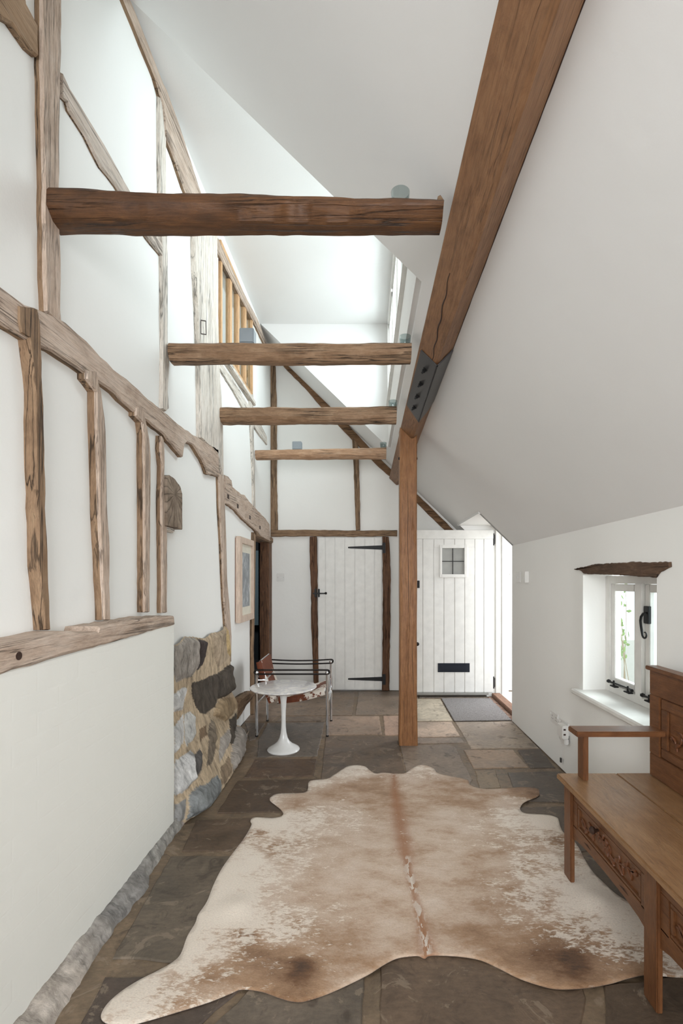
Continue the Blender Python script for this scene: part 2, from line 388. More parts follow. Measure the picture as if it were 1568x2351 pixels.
def poly_area(P): return .5 * sum(P[i][0] * P[(i + 1) % len(P)][1] - P[(i + 1) % len(P)][0] * P[i][1] for i in range(len(P)))
m = M(); tint = []
NX, NY = 60, 160
xs = np.linspace(-1.4, 1.9, NX); ys = np.linspace(ZF, 8.6 if False else 6.3, NY)
base = []
for j in range(NY):
    for i in range(NX): base.append((xs[i], ys[j], -.006 + .003 * mnoise.noise(Vector((xs[i] * 4, ys[j] * 4, 0)))))
m.add(base, [(j * NX + i, j * NX + i + 1, (j + 1) * NX + i + 1, (j + 1) * NX + i) for j in range(NY - 1) for i in range(NX - 1)])
tint += [srgb((122, 104, 84))] * len(base)
for k, (pp, c) in enumerate(flags):
    P = [onfloor(*p) for p in pp]
    if poly_area(P) < 0: P = P[::-1]
    P = dens(P, .05, .004, k); r = random.Random(k + 40)
    tz = r.uniform(-.001, .0015)
    n0 = len(m.v); m.prism(P, lambda u, v, d: (u, v, d), -.02, .0 + tz, .005)
    tint += [srgb((min(255, c[0] * 1.16), c[1] * 1.11, c[2] * 1.07))] * (len(m.v) - n0)
def floor_mat():
    k = NT('flagstone', .5, spec=.45)
    a = k.attr('tint'); t1 = k.noise(k.coord(), 3.2, 6, .65, .8); t2 = k.noise(k.coord((1, 2.2, 1)), 26, 5, .7); t3 = k.noise(k.coord(), 7, 5, .7, 1.2)
    c = k.mix(.55, a.outputs['Color'], k.ramp(t1, [(.3, BW(.3)), (.5, BW(.95)), (.7, BW(1.55))]), 'MULTIPLY')
    c = k.mix(.6, c, k.ramp(t2, [(.3, BW(.55)), (.7, BW(1.3))]), 'MULTIPLY')
    c = k.mix(k.ramp(t3, [(.58, BW(0)), (.62, BW(.45))]), c, (150, 134, 116))
    c = k.mix(k.ramp(t3, [(.34, BW(.55)), (.44, BW(0))]), c, (56, 46, 38))
    k.color(c)
    r = k.ramp(t1, [(.3, BW(.38)), (.7, BW(.62))]); k.l(r, k.b.inputs['Roughness'])
    p = k.bump(t3, .35, .012); k.bump(t2, .3, .003, p); return k.m
fl = struct('floor', m, floor_mat())
# recalc may reorder nothing: vertex order kept
at_ = fl.data.color_attributes.new('tint', 'FLOAT_COLOR', 'POINT')
if len(fl.data.vertices) == len(tint): at_.data.foreach_set('color', [x for t in tint for x in t])

# ------------------------------------------------------------------ exposed timbers of the left wall
def wt(name, label, px, XF=-1.172, mats=None, jit=.003, step=.05, seed=0, group=None, bev=.006, back=-1.215, cat='timber', clampz=None):
    P = [onX(x, y, XF) for x, y in px]
    if clampz: P = [(min(p[0], clampz), p[1]) for p in P]
    if poly_area(P) < 0: P = P[::-1]
    P = dens(P, step, jit, seed)
    m = M(); n = len(P)
    ins = inset(P, bev); mid = XF - .012
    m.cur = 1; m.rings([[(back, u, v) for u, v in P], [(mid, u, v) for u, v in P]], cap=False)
    m.cur = 0; m.rings([[(mid, u, v) for u, v in P], [(XF, u, v) for u, v in ins]], cap=False)
    m.add([(XF, u, v) for u, v in ins], [tuple(range(n))])
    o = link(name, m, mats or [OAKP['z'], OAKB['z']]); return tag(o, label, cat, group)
def braced(deg, mid=(222, 212, 200), dk=(184, 168, 152), lt=(236, 230, 222)): return wood('brace_oak', mid, dk, lt, 'y', .8, .7, 1, .5, rot=(math.radians(-deg), 0, 0))
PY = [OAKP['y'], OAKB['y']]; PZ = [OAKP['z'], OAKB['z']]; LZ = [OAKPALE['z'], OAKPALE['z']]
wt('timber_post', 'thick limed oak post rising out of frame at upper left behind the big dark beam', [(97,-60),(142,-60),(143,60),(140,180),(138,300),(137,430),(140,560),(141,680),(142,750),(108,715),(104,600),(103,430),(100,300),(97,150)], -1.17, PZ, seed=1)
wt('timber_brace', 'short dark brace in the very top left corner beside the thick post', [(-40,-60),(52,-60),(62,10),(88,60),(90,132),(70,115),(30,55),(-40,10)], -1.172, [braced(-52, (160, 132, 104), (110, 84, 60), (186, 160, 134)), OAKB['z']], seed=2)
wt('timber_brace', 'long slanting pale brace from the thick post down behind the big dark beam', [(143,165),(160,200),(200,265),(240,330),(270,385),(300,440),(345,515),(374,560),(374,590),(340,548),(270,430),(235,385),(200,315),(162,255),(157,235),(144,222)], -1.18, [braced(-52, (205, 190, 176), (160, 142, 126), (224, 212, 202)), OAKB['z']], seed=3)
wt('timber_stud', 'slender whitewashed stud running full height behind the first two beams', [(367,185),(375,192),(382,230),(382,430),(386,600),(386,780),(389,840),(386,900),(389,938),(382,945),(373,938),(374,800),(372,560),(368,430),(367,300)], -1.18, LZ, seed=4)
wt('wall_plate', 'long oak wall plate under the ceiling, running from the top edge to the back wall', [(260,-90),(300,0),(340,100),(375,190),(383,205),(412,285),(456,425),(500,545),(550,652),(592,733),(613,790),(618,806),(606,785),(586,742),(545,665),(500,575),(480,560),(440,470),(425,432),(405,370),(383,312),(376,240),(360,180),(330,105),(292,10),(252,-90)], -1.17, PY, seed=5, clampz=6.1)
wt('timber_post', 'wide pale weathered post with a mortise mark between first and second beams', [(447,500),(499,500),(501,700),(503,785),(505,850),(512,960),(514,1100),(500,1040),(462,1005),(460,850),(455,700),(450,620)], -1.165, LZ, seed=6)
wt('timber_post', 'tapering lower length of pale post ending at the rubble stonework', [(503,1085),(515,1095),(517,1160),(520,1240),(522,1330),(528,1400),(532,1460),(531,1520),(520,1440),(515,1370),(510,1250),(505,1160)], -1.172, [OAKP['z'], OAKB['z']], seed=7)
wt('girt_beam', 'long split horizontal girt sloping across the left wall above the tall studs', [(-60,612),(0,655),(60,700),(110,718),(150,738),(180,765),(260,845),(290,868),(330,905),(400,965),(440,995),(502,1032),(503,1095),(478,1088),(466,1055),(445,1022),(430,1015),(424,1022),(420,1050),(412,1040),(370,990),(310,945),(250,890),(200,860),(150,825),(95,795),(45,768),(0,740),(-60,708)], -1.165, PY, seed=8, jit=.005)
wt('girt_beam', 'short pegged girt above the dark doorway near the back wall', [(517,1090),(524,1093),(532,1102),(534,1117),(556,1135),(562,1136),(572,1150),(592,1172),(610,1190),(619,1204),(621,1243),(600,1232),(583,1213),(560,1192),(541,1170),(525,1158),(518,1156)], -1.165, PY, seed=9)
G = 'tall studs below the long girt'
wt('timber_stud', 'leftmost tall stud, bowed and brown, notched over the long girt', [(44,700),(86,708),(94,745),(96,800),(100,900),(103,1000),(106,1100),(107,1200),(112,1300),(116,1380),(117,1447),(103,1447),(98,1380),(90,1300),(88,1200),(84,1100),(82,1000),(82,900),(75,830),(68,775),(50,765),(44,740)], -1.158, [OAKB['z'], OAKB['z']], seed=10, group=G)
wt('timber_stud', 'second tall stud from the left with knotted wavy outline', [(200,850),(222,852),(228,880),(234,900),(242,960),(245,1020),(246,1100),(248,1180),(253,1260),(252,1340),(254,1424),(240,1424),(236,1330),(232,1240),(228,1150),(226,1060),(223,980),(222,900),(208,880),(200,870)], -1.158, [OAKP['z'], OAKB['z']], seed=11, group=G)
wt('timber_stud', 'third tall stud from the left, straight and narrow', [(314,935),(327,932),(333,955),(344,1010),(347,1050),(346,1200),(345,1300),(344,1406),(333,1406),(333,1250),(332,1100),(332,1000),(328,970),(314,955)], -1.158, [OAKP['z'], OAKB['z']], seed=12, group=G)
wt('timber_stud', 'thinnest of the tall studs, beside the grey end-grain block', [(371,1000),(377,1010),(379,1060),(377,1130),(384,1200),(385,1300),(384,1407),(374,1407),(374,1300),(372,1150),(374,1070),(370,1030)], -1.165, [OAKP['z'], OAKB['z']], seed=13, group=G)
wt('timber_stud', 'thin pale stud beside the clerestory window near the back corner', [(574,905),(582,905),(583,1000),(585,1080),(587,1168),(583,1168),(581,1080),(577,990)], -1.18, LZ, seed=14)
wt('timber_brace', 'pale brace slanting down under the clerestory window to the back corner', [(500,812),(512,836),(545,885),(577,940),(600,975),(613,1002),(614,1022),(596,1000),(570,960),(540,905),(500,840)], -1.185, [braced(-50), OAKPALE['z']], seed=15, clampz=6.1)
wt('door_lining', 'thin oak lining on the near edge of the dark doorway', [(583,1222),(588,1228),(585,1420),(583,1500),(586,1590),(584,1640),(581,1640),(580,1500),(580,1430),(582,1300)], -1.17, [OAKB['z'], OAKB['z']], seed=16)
# rail on the ledge
m = M(); top = [(-.2, 1.212), (1.0, 1.211), (1.41, 1.209), (1.75, 1.216), (1.80, 1.20), (1.92, 1.195), (1.93, 1.214), (2.3, 1.212), (2.45, 1.215), (2.68, 1.20)]
bot = [(2.69, 1.15), (2.5, 1.148), (2.2, 1.142), (1.85, 1.135), (1.5, 1.127), (1.2, 1.12), (-.2, 1.12)]
P = dens(top + bot, .04, .0025, 5)
m.prism(P, lambda u, v, d: (d, u, v), -1.21, -1.062, .008)
rail = tag(link('sill_rail', m, [OAKP['y']]), 'thick worn oak rail along the left wall with a dark peg hole', 'timber')
z, hh = onX(43, 1506, -1.062); m = M().lathe([(.001, -.008), (.011, -.008), (.013, .0015), (.010, .002), (.001, .001)], (-1.062, z, hh), 16, 'x'); link('peg_hole', m, GROOVE, rail)['label'] = 'dark round peg hole'
# mortise mark on wide post
post2 = [o for o in COL.objects if o.name.startswith('timber_post')][1]
m = M(); q = [onX(x, y, -1.1645) for x, y in [(461,735),(472,737),(473,768),(461,766)]]
for i in range(4):
    a, b = q[i], q[(i + 1) % 4]; m.tube([(-1.1645, a[0], a[1]), (-1.1645, b[0], b[1])], .004, 6)
link('mortise_mark', m, GROOVE, post2)
girts = [o for o in COL.objects if o.name.startswith('girt_beam')]
for x, y in ((524,1140),(546,1162),(574,1188),(597,1211)):
    z, hh = onX(x, y, -1.164); m = M().bbox(-1.17, -1.1635, z - .03, z + .03, hh - .022, hh + .022, .004); link('peg_hole', m, GROOVE, girts[1])
# end-grain block
def endgrain():
    k = NT('end_grain_oak', .85, spec=.2); c = k.coord((1, 1, 1), loc=(0, 0, -.2))
    w = k.n('ShaderNodeTexGradient', gradient_type='RADIAL'); sx = k.n('ShaderNodeSeparateXYZ'); k.l(c, sx.inputs[0]); cb = k.n('ShaderNodeCombineXYZ')
    k.l(sx.outputs[1], cb.inputs[0]); k.l(sx.outputs[2], cb.inputs[1]); k.l(cb.outputs[0], w.inputs[0])
    nn = k.math('ADD', w.outputs['Fac'], k.math('MULTIPLY', k.noise(c, 9, 3), .06))
    s = k.math('ABSOLUTE', k.math('SINE', k.math('MULTIPLY', nn, 60)))
    cr = k.ramp(s, [(.0, BW(.3)), (.22, BW(.9)), (1, BW(1.1))]); base = k.ramp(k.noise(c, 14, 5), [(.3, (110, 94, 80)), (.7, (160, 144, 128))])
    k.color(k.mix(.8, base, cr, 'MULTIPLY')); k.bump(cr, .7, .006); return k.m
ENDGRAIN = endgrain()
z0, _ = onX(384, 1160, -1.15); z1, _ = onX(419, 1160, -1.15)
hb = onX(419, 1216, -1.15)[1]; ht = onX(400, 1102, -1.15)[1]
P = [(z0, hb), (z1, hb), (z1, ht - .06), (z1 - .03, ht - .02), ((z0 + z1) / 2, ht + .01), (z0 + .04, ht + .015), (z0, ht)]
eb = tag(link('beam_end_block', M().prism(dens(P, .02, .002, 4), lambda u, v, d: (d, u, v), -1.21, -1.15, .004), ENDGRAIN), 'grey cracked end-grain block set in the left wall beside the thinnest stud', 'beam end')
link('chipped_ledge', M().bbox(-1.2, -1.165, z0 + .02, z1 - .08, hb - .03, hb - .002, .008), OAKPALE['y'], eb)

# clerestory internal window (angled sash in honey oak)
wr = sroot('window_1', (XL, (CW0 + CW1) / 2, CWB))
def fx(m, a, b, c, d, x0, x1): m.bbox(x0, x1, a, b, c, d, .004); return m
cz0, cz1, cb_, ct = 3.96, 5.08, H + 1.94, H + 2.72
f = M(); fx(f, cz0, cz1, ct, ct + .07, -1.25, -1.185); fx(f, cz0, cz1, cb_ - .06, cb_, -1.25, -1.185)
fx(f, cz0, cz0 + .04, cb_ + .002, ct - .002, -1.25, -1.185); fx(f, cz1 - .05, cz1, cb_ + .002, ct - .002, -1.25, -1.185)
link('window_frame', f, ORANGE, wr)
step = (cz1 - .05 - cz0 - .04) / 4
for i in range(4):
    a = cz0 + .04 + i * step; b = a + step
    if i: link('mullion', fx(M(), a - .036, a + .036, cb_ + .003, ct - .003, -1.225, -1.186), ORANGE, wr)
    p = M(); p.box(-1.210, -1.206, a, b, cb_, ct); link('pane', p, GLASS, wr)
link('window_sill', M().bbox(-1.215, -1.16, cz0 - .02, cz1 + .02, cb_ - .11, cb_ - .062, .006), OAKPALE['y'], wr)

# ------------------------------------------------------------------ back wall timbers
def bt(name, label, px, ZFv=6.085, mats=None, jit=.003, seed=0, back=6.14, group=None):
    P = [(lambda q: (q[0], q[2]))(at(x, y, ZFv)) for x, y in px]
    if poly_area(P) < 0: P = P[::-1]
    P = dens(P, .06, jit, seed)
    return tag(link(name, M().prism(P, lambda u, v, d: (u, d, v), back, ZFv, .006), mats or OAKB['z']), label, 'timber', group)
bt('corner_post', 'brown corner post on the back wall above the door rail', [(614,800),(624,815),(632,840),(635,950),(635,1080),(637,1217),(621,1217),(618,1080),(615,950),(613,840)], seed=21)
bt('door_rail', 'horizontal oak rail above the plank door on the back wall', [(620,1217),(700,1216),(800,1218),(912,1217),(912,1231),(800,1232),(700,1231),(620,1232)], mats=OAKB['x'], seed=22)
bt('timber_stud', 'short brown stud above the plank door rising to the diagonal rafter', [(808,1003),(822,1018),(824,1060),(826,1120),(827,1217),(817,1217),(814,1130),(811,1060)], seed=23)
bt('principal_rafter', 'dark diagonal rafter across the back wall following the roof slope', [(640,812),(660,836),(700,874),(753,928),(800,975),(850,1030),(905,1085),(955,1132),(1000,1175),(1042,1217),(1022,1217),(975,1172),(920,1115),(870,1072),(800,1000),(742,940),(700,890),(652,842),(628,808)], 6.09, wood('rafter_oak', (128, 96, 68), (84, 60, 42), (156, 124, 94), 'x', .75, .7, 1, .7, rot=(0, math.radians(-44), 0)), seed=24)
bt('door_post', 'wavy oak door post on the latch side of the plank door', [(711,1232),(727,1232),(728,1300),(728,1400),(730,1500),(731,1586),(721,1586),(717,1500),(714,1430),(714,1350),(711,1300)], 6.075, JAMB, seed=25)
bt('door_post', 'oak door post carrying the black strap hinges of the plank door', [(878,1232),(892,1232),(895,1262),(897,1320),(896,1440),(894,1540),(894,1586),(877,1586),(878,1500),(879,1400)], 6.075, JAMB, seed=26)
m = M(); P = dens([(-1.30, 5.93), (-1.205, 5.93), (-1.19, 5.95), (-1.19, 6.12), (-1.30, 6.12)], .03, 0)
R = [[(u + .004 * mnoise.noise(Vector((u * 9, z * 3, 0))), v, z) for u, v in P] for z in np.linspace(0, 1.90, 30)]
m.rings(R); tag(link('doorway_jamb', m, JAMB), 'heavy dark oak jamb on the far side of the dark doorway', 'timber')
m = M().bbox(-1.34, -1.172, 5.17, 6.12, 1.86, 1.93, .01); tag(link('doorway_lintel', m, OAKB['y']), 'oak lintel under the pegged girt over the dark doorway', 'timber')

# doors
def plank_face(m, xs_, y0, y1, z0, z1, gap=.007):
    for a, b in zip(xs_[:-1], xs_[1:]): m.bbox(a + gap / 2, b - gap / 2, y0, y1, z0, z1, .004)
    m.box(xs_[0] + .002, xs_[-1] - .002, y0 + .014, y1 - .001, z0, z1)
d1 = sroot('door_1', (-.2, 6.12, 0))
ZD = 6.105
xs_ = [at(x, 0, ZD)[0] for x in (730, 747, 769, 791.6, 814.6, 837.6, 860, 877)]
m = M(); plank_face(m, xs_, ZD, ZD + .03, .015, 1.935); link('door_leaf', m, WHITE, d1)
for yy in (1257, 1559):
    m = M(); ps = [at(x, y, ZD - .006) for x, y in ((799, yy - 1.5), (799, yy + 1.5), (803, yy + 2), (878, yy + 5), (878, yy - 5), (803, yy - 2))]
    m.prism([(p[0], p[2]) for p in ps], lambda u, v, d: (u, d, v), ZD + .002, ZD - .006, .001)
    link('strap_hinge', m, BLACK, d1)
    a = at(878, yy - 11, 6.07); b = at(885, yy + 13, 6.07); link('hinge_plate', M().bbox(a[0], b[0], 6.066, 6.09, b[2], a[2], .002), BLACK, d1)
m = M()
a = at(722, 1352, 6.07); b = at(726, 1371, 6.07); m.bbox(a[0], b[0] + .006, 6.062, 6.08, b[2], a[2], .003)
a = at(730, 1352, 6.09); b = at(734, 1371, 6.09); m.bbox(a[0], b[0], 6.085, 6.108, b[2], a[2], .003)
a = at(718, 1361, 6.06); b = at(746, 1364, 6.06); m.bbox(a[0], b[0], 6.06, 6.068, b[2], a[2], .002)
kx, _, kz = at(748, 1362, 6.06); m.lathe([(.004, 0), (.012, -.004), (.016, -.014), (.012, -.026), (.003, -.03)], (kx, 6.066, kz), 14, 'y')
link('door_latch', m, BLACK, d1)
m = M().box(-.75, .35, 6.16, 6.2, 0, 2.05); link('door_gap_backing', m, WHITE, d1); m = M().box(-.64, .22, 6.136, 6.16, 0, 1.97); link('door_inner_backing', m, WHITE, d1)  # full sheets added behind the leaf to block light through its gaps
# open front door
d2 = sroot('door_2', (1.53, 5.8, 0)); Zf = 5.775
X0, X1_ = .52, 1.522
xs_ = [X0, .60] + [at(x, 0, Zf)[0] for x in (970.5, 995.8, 1019, 1043.5, 1066.6, 1089.7, 1110.6)] + [X1_]
zt = at(0, 1237, Zf)[2]; zb = .055
wx0, wx1 = at(1013, 0, Zf)[0], at(1067, 0, Zf)[0]; wz0, wz1 = at(0, 1320, Zf)[2], at(0, 1257, Zf)[2]
m = M()
for a, b in zip(xs_[:-1], xs_[1:]):
    if b <= wx0 or a >= wx1: m.bbox(a + .003, b - .003, Zf, Zf + .02, zb, zt - .002, .004)
    else:
        m.bbox(a + .003, b - .003, Zf, Zf + .02, zb, wz0, .004); m.bbox(a + .003, b - .003, Zf, Zf + .02, wz1, zt - .002, .004)
        for s, e in ((a, min(b, wx0)), (max(a, wx1), b)):
            if e - s > .006 and (e <= wx0 + .001 or s >= wx1 - .001): m.box(s + .001, e - .001, Zf, Zf + .02, wz0, wz1)
for (a, b, c, d) in ((X0, wx0, zb, zt), (wx1, X1_, zb, zt), (wx0, wx1, zb, wz0), (wx0, wx1, wz1, zt)): m.box(a, b, Zf + .012, Zf + .045, c, d)
m.bbox(X0, X1_, Zf - .001, Zf + .045, zt, 1.994, .003)
link('door_leaf', m, WHITE, d2)
m = M(); ox0, ox1, oz0, oz1 = at(1009, 0, Zf)[0], at(1072.5, 0, Zf)[0], at(0, 1326, Zf)[2], at(0, 1251, Zf)[2]
for a, b, c, d in ((ox0, wx0 + .008, oz0, oz1), (wx1 - .008, ox1, oz0, oz1), (wx0, wx1, oz0, wz0 + .008), (wx0, wx1, wz1 - .008, oz1)): m.bbox(a, b, Zf - .02, Zf + .01, c, d, .005)
wfr = link('viewing_window', m, WHITE, d2)
link('pane', M().box(wx0, wx1, Zf + .018, Zf + .022, wz0, wz1), plain('grey_obscured_glass', (168, 168, 164), .12), wfr)
m = M(); cx_, cz_ = (wx0 + wx1) / 2, (wz0 + wz1) / 2; m.bbox(cx_ - .004, cx_ + .004, Zf + .008, Zf + .02, wz0, wz1, .001); m.bbox(wx0, wx1, Zf + .009, Zf + .019, cz_ - .004, cz_ + .004, .001)
link('glazing_bars', m, BLACK, wfr)['label'] = 'thin black lead glazing bars'
lx0, lx1, lz0, lz1 = at(1005, 0, Zf)[0], at(1078, 0, Zf)[0], at(0, 1543, Zf)[2], at(0, 1522.5, Zf)[2]
NAVY = plain('black_letterplate', (34, 38, 48), .35, .4)
m = M().bbox(lx0, lx1, Zf - .008, Zf, lz0, lz1, .002); m.bbox(lx0 + .035, lx1 - .035, Zf - .013, Zf - .006, lz0 + .022, lz1 - .022, .003); link('letter_plate', m, NAVY, d2)
a = at(953, 1333, Zf); b = at(963, 1350, Zf); m = M().bbox(a[0], b[0], Zf - .02, Zf, b[2], a[2], .002); m.lathe([(.004, 0), (.012, -.002), (.013, -.01), (.003, -.012)], ((a[0] + b[0]) / 2, Zf - .02, (a[2] + b[2]) / 2 + .01), 14, 'y'); link('rim_lock', m, BLACK, d2)
kx, _, kz = at(957.5, 1478, Zf); m = M().lathe([(.006, 0), (.008, -.01), (.02, -.018), (.023, -.03), (.016, -.042), (.002, -.046)], (kx, Zf, kz), 18, 'y'); link('door_knob', m, BLACK, d2)
link('weather_bar', M().bbox(.55, 1.46, Zf - .03, Zf, .028, .056, .004), plain('grey_weather_bar', (150, 148, 142), .5), d2)
for yy in (1238, 1568):
    c = at(1135, yy, Zf); m = M(); m.tube([(1.532, Zf + .02, c[2] - .06), (1.532, Zf + .02, c[2] + .06)], .008, 10)
    m.bbox(1.522, 1.548, Zf + .022, Zf + .03, c[2] - .055, c[2] + .055, .001)
    for dz in (-.065, .065): m.lathe([(.002, -.008), (.009, -.004), (.009, .004), (.002, .008)], (1.532, Zf + .02, c[2] + dz), 10)
    link('butt_hinge', m, STEEL, d2)
m = M().bbox(1.55, 1.62, 5.77, 5.84, 0, 2.04, .004); m.bbox(1.618, 1.70, 5.755, 5.82, 0, 2.04, .004); m.bbox(1.55, 1.70, 4.83, 5.77, 1.99, 2.045, .004); m.bbox(1.56, 1.70, 4.80, 4.86, 0, 2.0, .004)
link('door_frame', m, WHITE, d2)
m = M().bbox(1.50, 1.60, 4.80, 5.77, 0, .05, .006); link('threshold', m, wood('threshold_oak', (138, 104, 84), (100, 70, 54), (166, 130, 106), 'y', .6, .4, 1, .3), d2)
m = M().bbox(1.60, 1.9, 4.7, 5.9, -.03, .035, .006); link('outer_sill', m, plain('pale_stone_sill', (205, 200, 190), .7), d2)
m = M()
for i in range(12):
    a = 4.82 + i * .079; r = random.Random(i); m.bbox(1.445 + r.uniform(0, .012), 1.50, a, a + .072, -.02, .004 + r.uniform(0, .004), .004)
link('brick_edging', m, plain('worn_brick', (150, 122, 106), .8, bump=.5, bs=40), d2)
# outside brick pier and paving seen through the doorway
def brickmat():
    k = NT('red_brick_outside', .8, spec=.2); c = k.coord(); sx = k.n('ShaderNodeSeparateXYZ'); k.l(c, sx.inputs[0]); cb = k.n('ShaderNodeCombineXYZ')
    k.l(k.math('ADD', sx.outputs[0], sx.outputs[1]), cb.inputs[0]); k.l(sx.outputs[2], cb.inputs[1])
    b = k.n('ShaderNodeTexBrick'); b.inputs['Scale'].default_value = 1; b.inputs['Brick Width'].default_value = .225; b.inputs['Row Height'].default_value = .075; b.inputs['Mortar Size'].default_value = .007
    b.inputs['Color1'].default_value = srgb((196, 128, 104)); b.inputs['Color2'].default_value = srgb((176, 168, 160)); b.inputs['Mortar'].default_value = srgb((225, 215, 200)); b.inputs['Bias'].default_value = -.35
    k.l(cb.outputs[0], b.inputs[0]); k.color(b.outputs[0]); k.bump(b.outputs['Fac'], .4, .01); return k.m
m = M().box(1.86, 2.6, 6.35, 6.6, -.1, 2.6); tag(link('brick_pier', m, brickmat()), 'red brick wall end outdoors seen through the open doorway', 'brick wall')
m = M().box(1.75, 9, -4, 12, -.25, -.1); struct('trim_1', m, plain('pale_gravel', (190, 184, 170), .9, bump=.5, bs=60))

# door mat
mp = [onfloor(*p) for p in ((1013, 1604), (1126, 1604), (1175, 1654), (1043, 1656))]
m = M().prism(dens(mp, .03, .003, 2), lambda u, v, d: (u, v, d), .0, .007, .004)
def matm():
    k = NT('coir_mat', .95, spec=.1); n1 = k.noise(k.coord(), 240, 2); k.color(k.ramp(n1, [(.35, (104, 100, 98)), (.65, (170, 166, 164))])); k.bump(n1, .8, .006); return k.m
tag(link('door_mat', m, matm()), 'grey bristle doormat set in the flags inside the front door', 'doormat')

# ------------------------------------------------------------------ right-hand window
w2 = sroot('window_2', (1.6, 2.82, RWB)); XW = 1.60
def wx(m, a, b, c, d, x0=XW, x1=XW + .06, bv=.004): m.bbox(x0, x1, a, b, c, d, bv); return m
hb_, ht_ = .665, 1.425
f = M(); wx(f, RW0 - .02, RW0 + .06, hb_, ht_); wx(f, RW1 - .06, RW1 + .02, hb_, ht_); wx(f, RW0 + .055, RW1 - .055, hb_, hb_ + .055); wx(f, RW0 + .055, RW1 - .055, ht_ - .05, ht_)
wx(f, 2.785, 2.855, hb_ + .05, ht_ - .045, XW - .012); link('window_frame', f, WHITE, w2)
for a, b in ((2.47, 2.785), (2.855, 3.17)):
    c = M(); s0, s1 = hb_ + .058, ht_ - .052; t = .045
    wx(c, a, a + t, s0, s1, XW + .008, XW + .05); wx(c, b - t, b, s0, s1, XW + .008, XW + .05); wx(c, a + t - .002, b - t + .002, s0, s0 + t, XW + .008, XW + .05); wx(c, a + t - .002, b - t + .002, s1 - t, s1, XW + .008, XW + .05)
    cs = link('casement', c, WHITE, w2)
    link('pane', M().box(XW + .028, XW + .032, a + t, b - t, s0 + t, s1 - t), GLASS, cs)
    zc = a + t / 2 if a > 2.8 else b - t / 2
    st = M(); y0, y1 = a + .02, b - .02; zz = hb_ + .075
    st.tube([(XW - .018, y0, zz), (XW - .016, y0 + .03, zz + .004), (XW - .016, y1 - .05, zz), (XW - .018, y1, zz - .002)], [.009, .005, .005, .008], 10)
    st.lathe([(.002, -.012), (.013, -.006), (.013, .006), (.002, .012)], (XW - .018, y1, zz), 12); st.lathe([(.002, -.01), (.009, -.005), (.009, .005), (.002, .01)], (XW - .018, y0, zz), 12)
    for q in (y0 + .05, y1 - .06):
        st.bbox(XW - .028, XW + .002, q - .03, q + .03, hb_ + .05, hb_ + .058, .002); st.tube([(XW - .016, q, hb_ + .055), (XW - .016, q, zz + .016)], .006, 8)
    link('casement_stay', st, BLACK, w2)
# monkey-tail handle on the nearer casement
hd = M(); yh = 2.745; zh = 1.20
hd.bbox(XW - .008, XW + .01, yh - .018, yh + .028, zh - .05, zh + .05, .002)
pts = [(XW - .010, yh - .002, zh + .012), (XW - .024, yh + .004, zh + .006), (XW - .028, yh + .018, zh - .012), (XW - .028, yh + .024, zh - .035), (XW - .028, yh + .018, zh - .065), (XW - .028, yh + .010, zh - .092)]
for k_ in range(14):
    a = -k_ * .40; r_ = .026 - k_ * .0012; pts.append((XW - .028, yh - .020 + r_ * math.cos(a), zh - .108 + r_ * math.sin(a)))
hd.tube(pts, [.007] * 6 + [.006 - k_ * .0002 for k_ in range(14)], 8); link('window_handle', hd, BLACK, w2)
m = M(); pr = [(1.40, .63), (1.395, .638), (1.395, .655), (1.402, .664), (1.62, .668), (1.62, .63)]
m.prism(pr, lambda u, v, d: (u, d, v), RW0 - .05, RW1 + .055); link('window_sill', m, WHITE, w2)
# rough lintel over it
P = [onX(x, y, XR) for x, y in ((1321,1306),(1345,1301),(1365,1296),(1410,1293),(1460,1290),(1500,1291),(1542,1290),(1543,1302),(1518,1313),(1509,1326),(1495,1325),(1440,1321),(1400,1319),(1342,1317),(1337,1311))]
if poly_area(P) < 0: P = P[::-1]
m = M().prism(dens(P, .02, .003, 8), lambda u, v, d: (d, u, v), 1.62, 1.437, .006); tag(link('window_lintel', m, LINTEL), 'rough dark oak lintel above the small white casement window', 'lintel')

# shrub outside the window
rr = random.Random(5); shr = empty('garden_shrub', (2.05, 3.3, -.1), 'sparse leafy shrub stems growing outside the small casement window', 'shrub')
stm = M(); lf = M()
def leaf(m, c, L, w, a, tilt):
    u = Vector((0, math.cos(a), math.sin(a))); n = Vector((1, .3 * math.sin(tilt), .2)).normalized(); v = n.cross(u).normalized(); c = Vector(c)
    P = [c, c + u * L * .35 + v * w, c + u * L * .7 + v * w * .7, c + u * L, c + u * L * .7 - v * w * .7, c + u * L * .35 - v * w]
    m.add([p + n * (.002 if i in (1, 2, 4, 5) else 0) for i, p in enumerate(P)] + [c + u * L * .5 - n * .002], [(0, 1, 6), (1, 2, 6), (2, 3, 6), (3, 4, 6), (4, 5, 6), (5, 0, 6)])
for k_ in range(9):
    b = Vector((2.05 + rr.uniform(-.1, .12), 3.68 + rr.uniform(-.3, .3), -.1)); top_ = b + Vector((rr.uniform(-.1, .1), rr.uniform(-.25, .25), rr.uniform(1.15, 1.55)))
    pts = [b.lerp(top_, t) + Vector((0, .05 * math.sin(t * 5 + k_), 0)) for t in np.linspace(0, 1, 9)]
    stm.tube(pts, [.004 - .0003 * i for i in range(9)], 6)
    for q in range(5, 9):
        for _ in range(4): leaf(lf, pts[q] + Vector((0, rr.uniform(-.06, .06), rr.uniform(-.06, .06))), rr.uniform(.035, .07), .012, rr.uniform(0, 6.28), rr.uniform(-1, 1))
for (y_, z_) in ((3.93, 1.60), (3.99, 1.54), (3.85, 1.66), (4.1, 1.5)):
    leaf(lf, (2.05, y_, z_), .1, .03, -.5, .3)
stm.tube([(2.05, 3.2, 1.9), (2.05, 3.7, 1.72), (2.05, 4.0, 1.58), (2.05, 4.25, 1.44)], .004, 6)
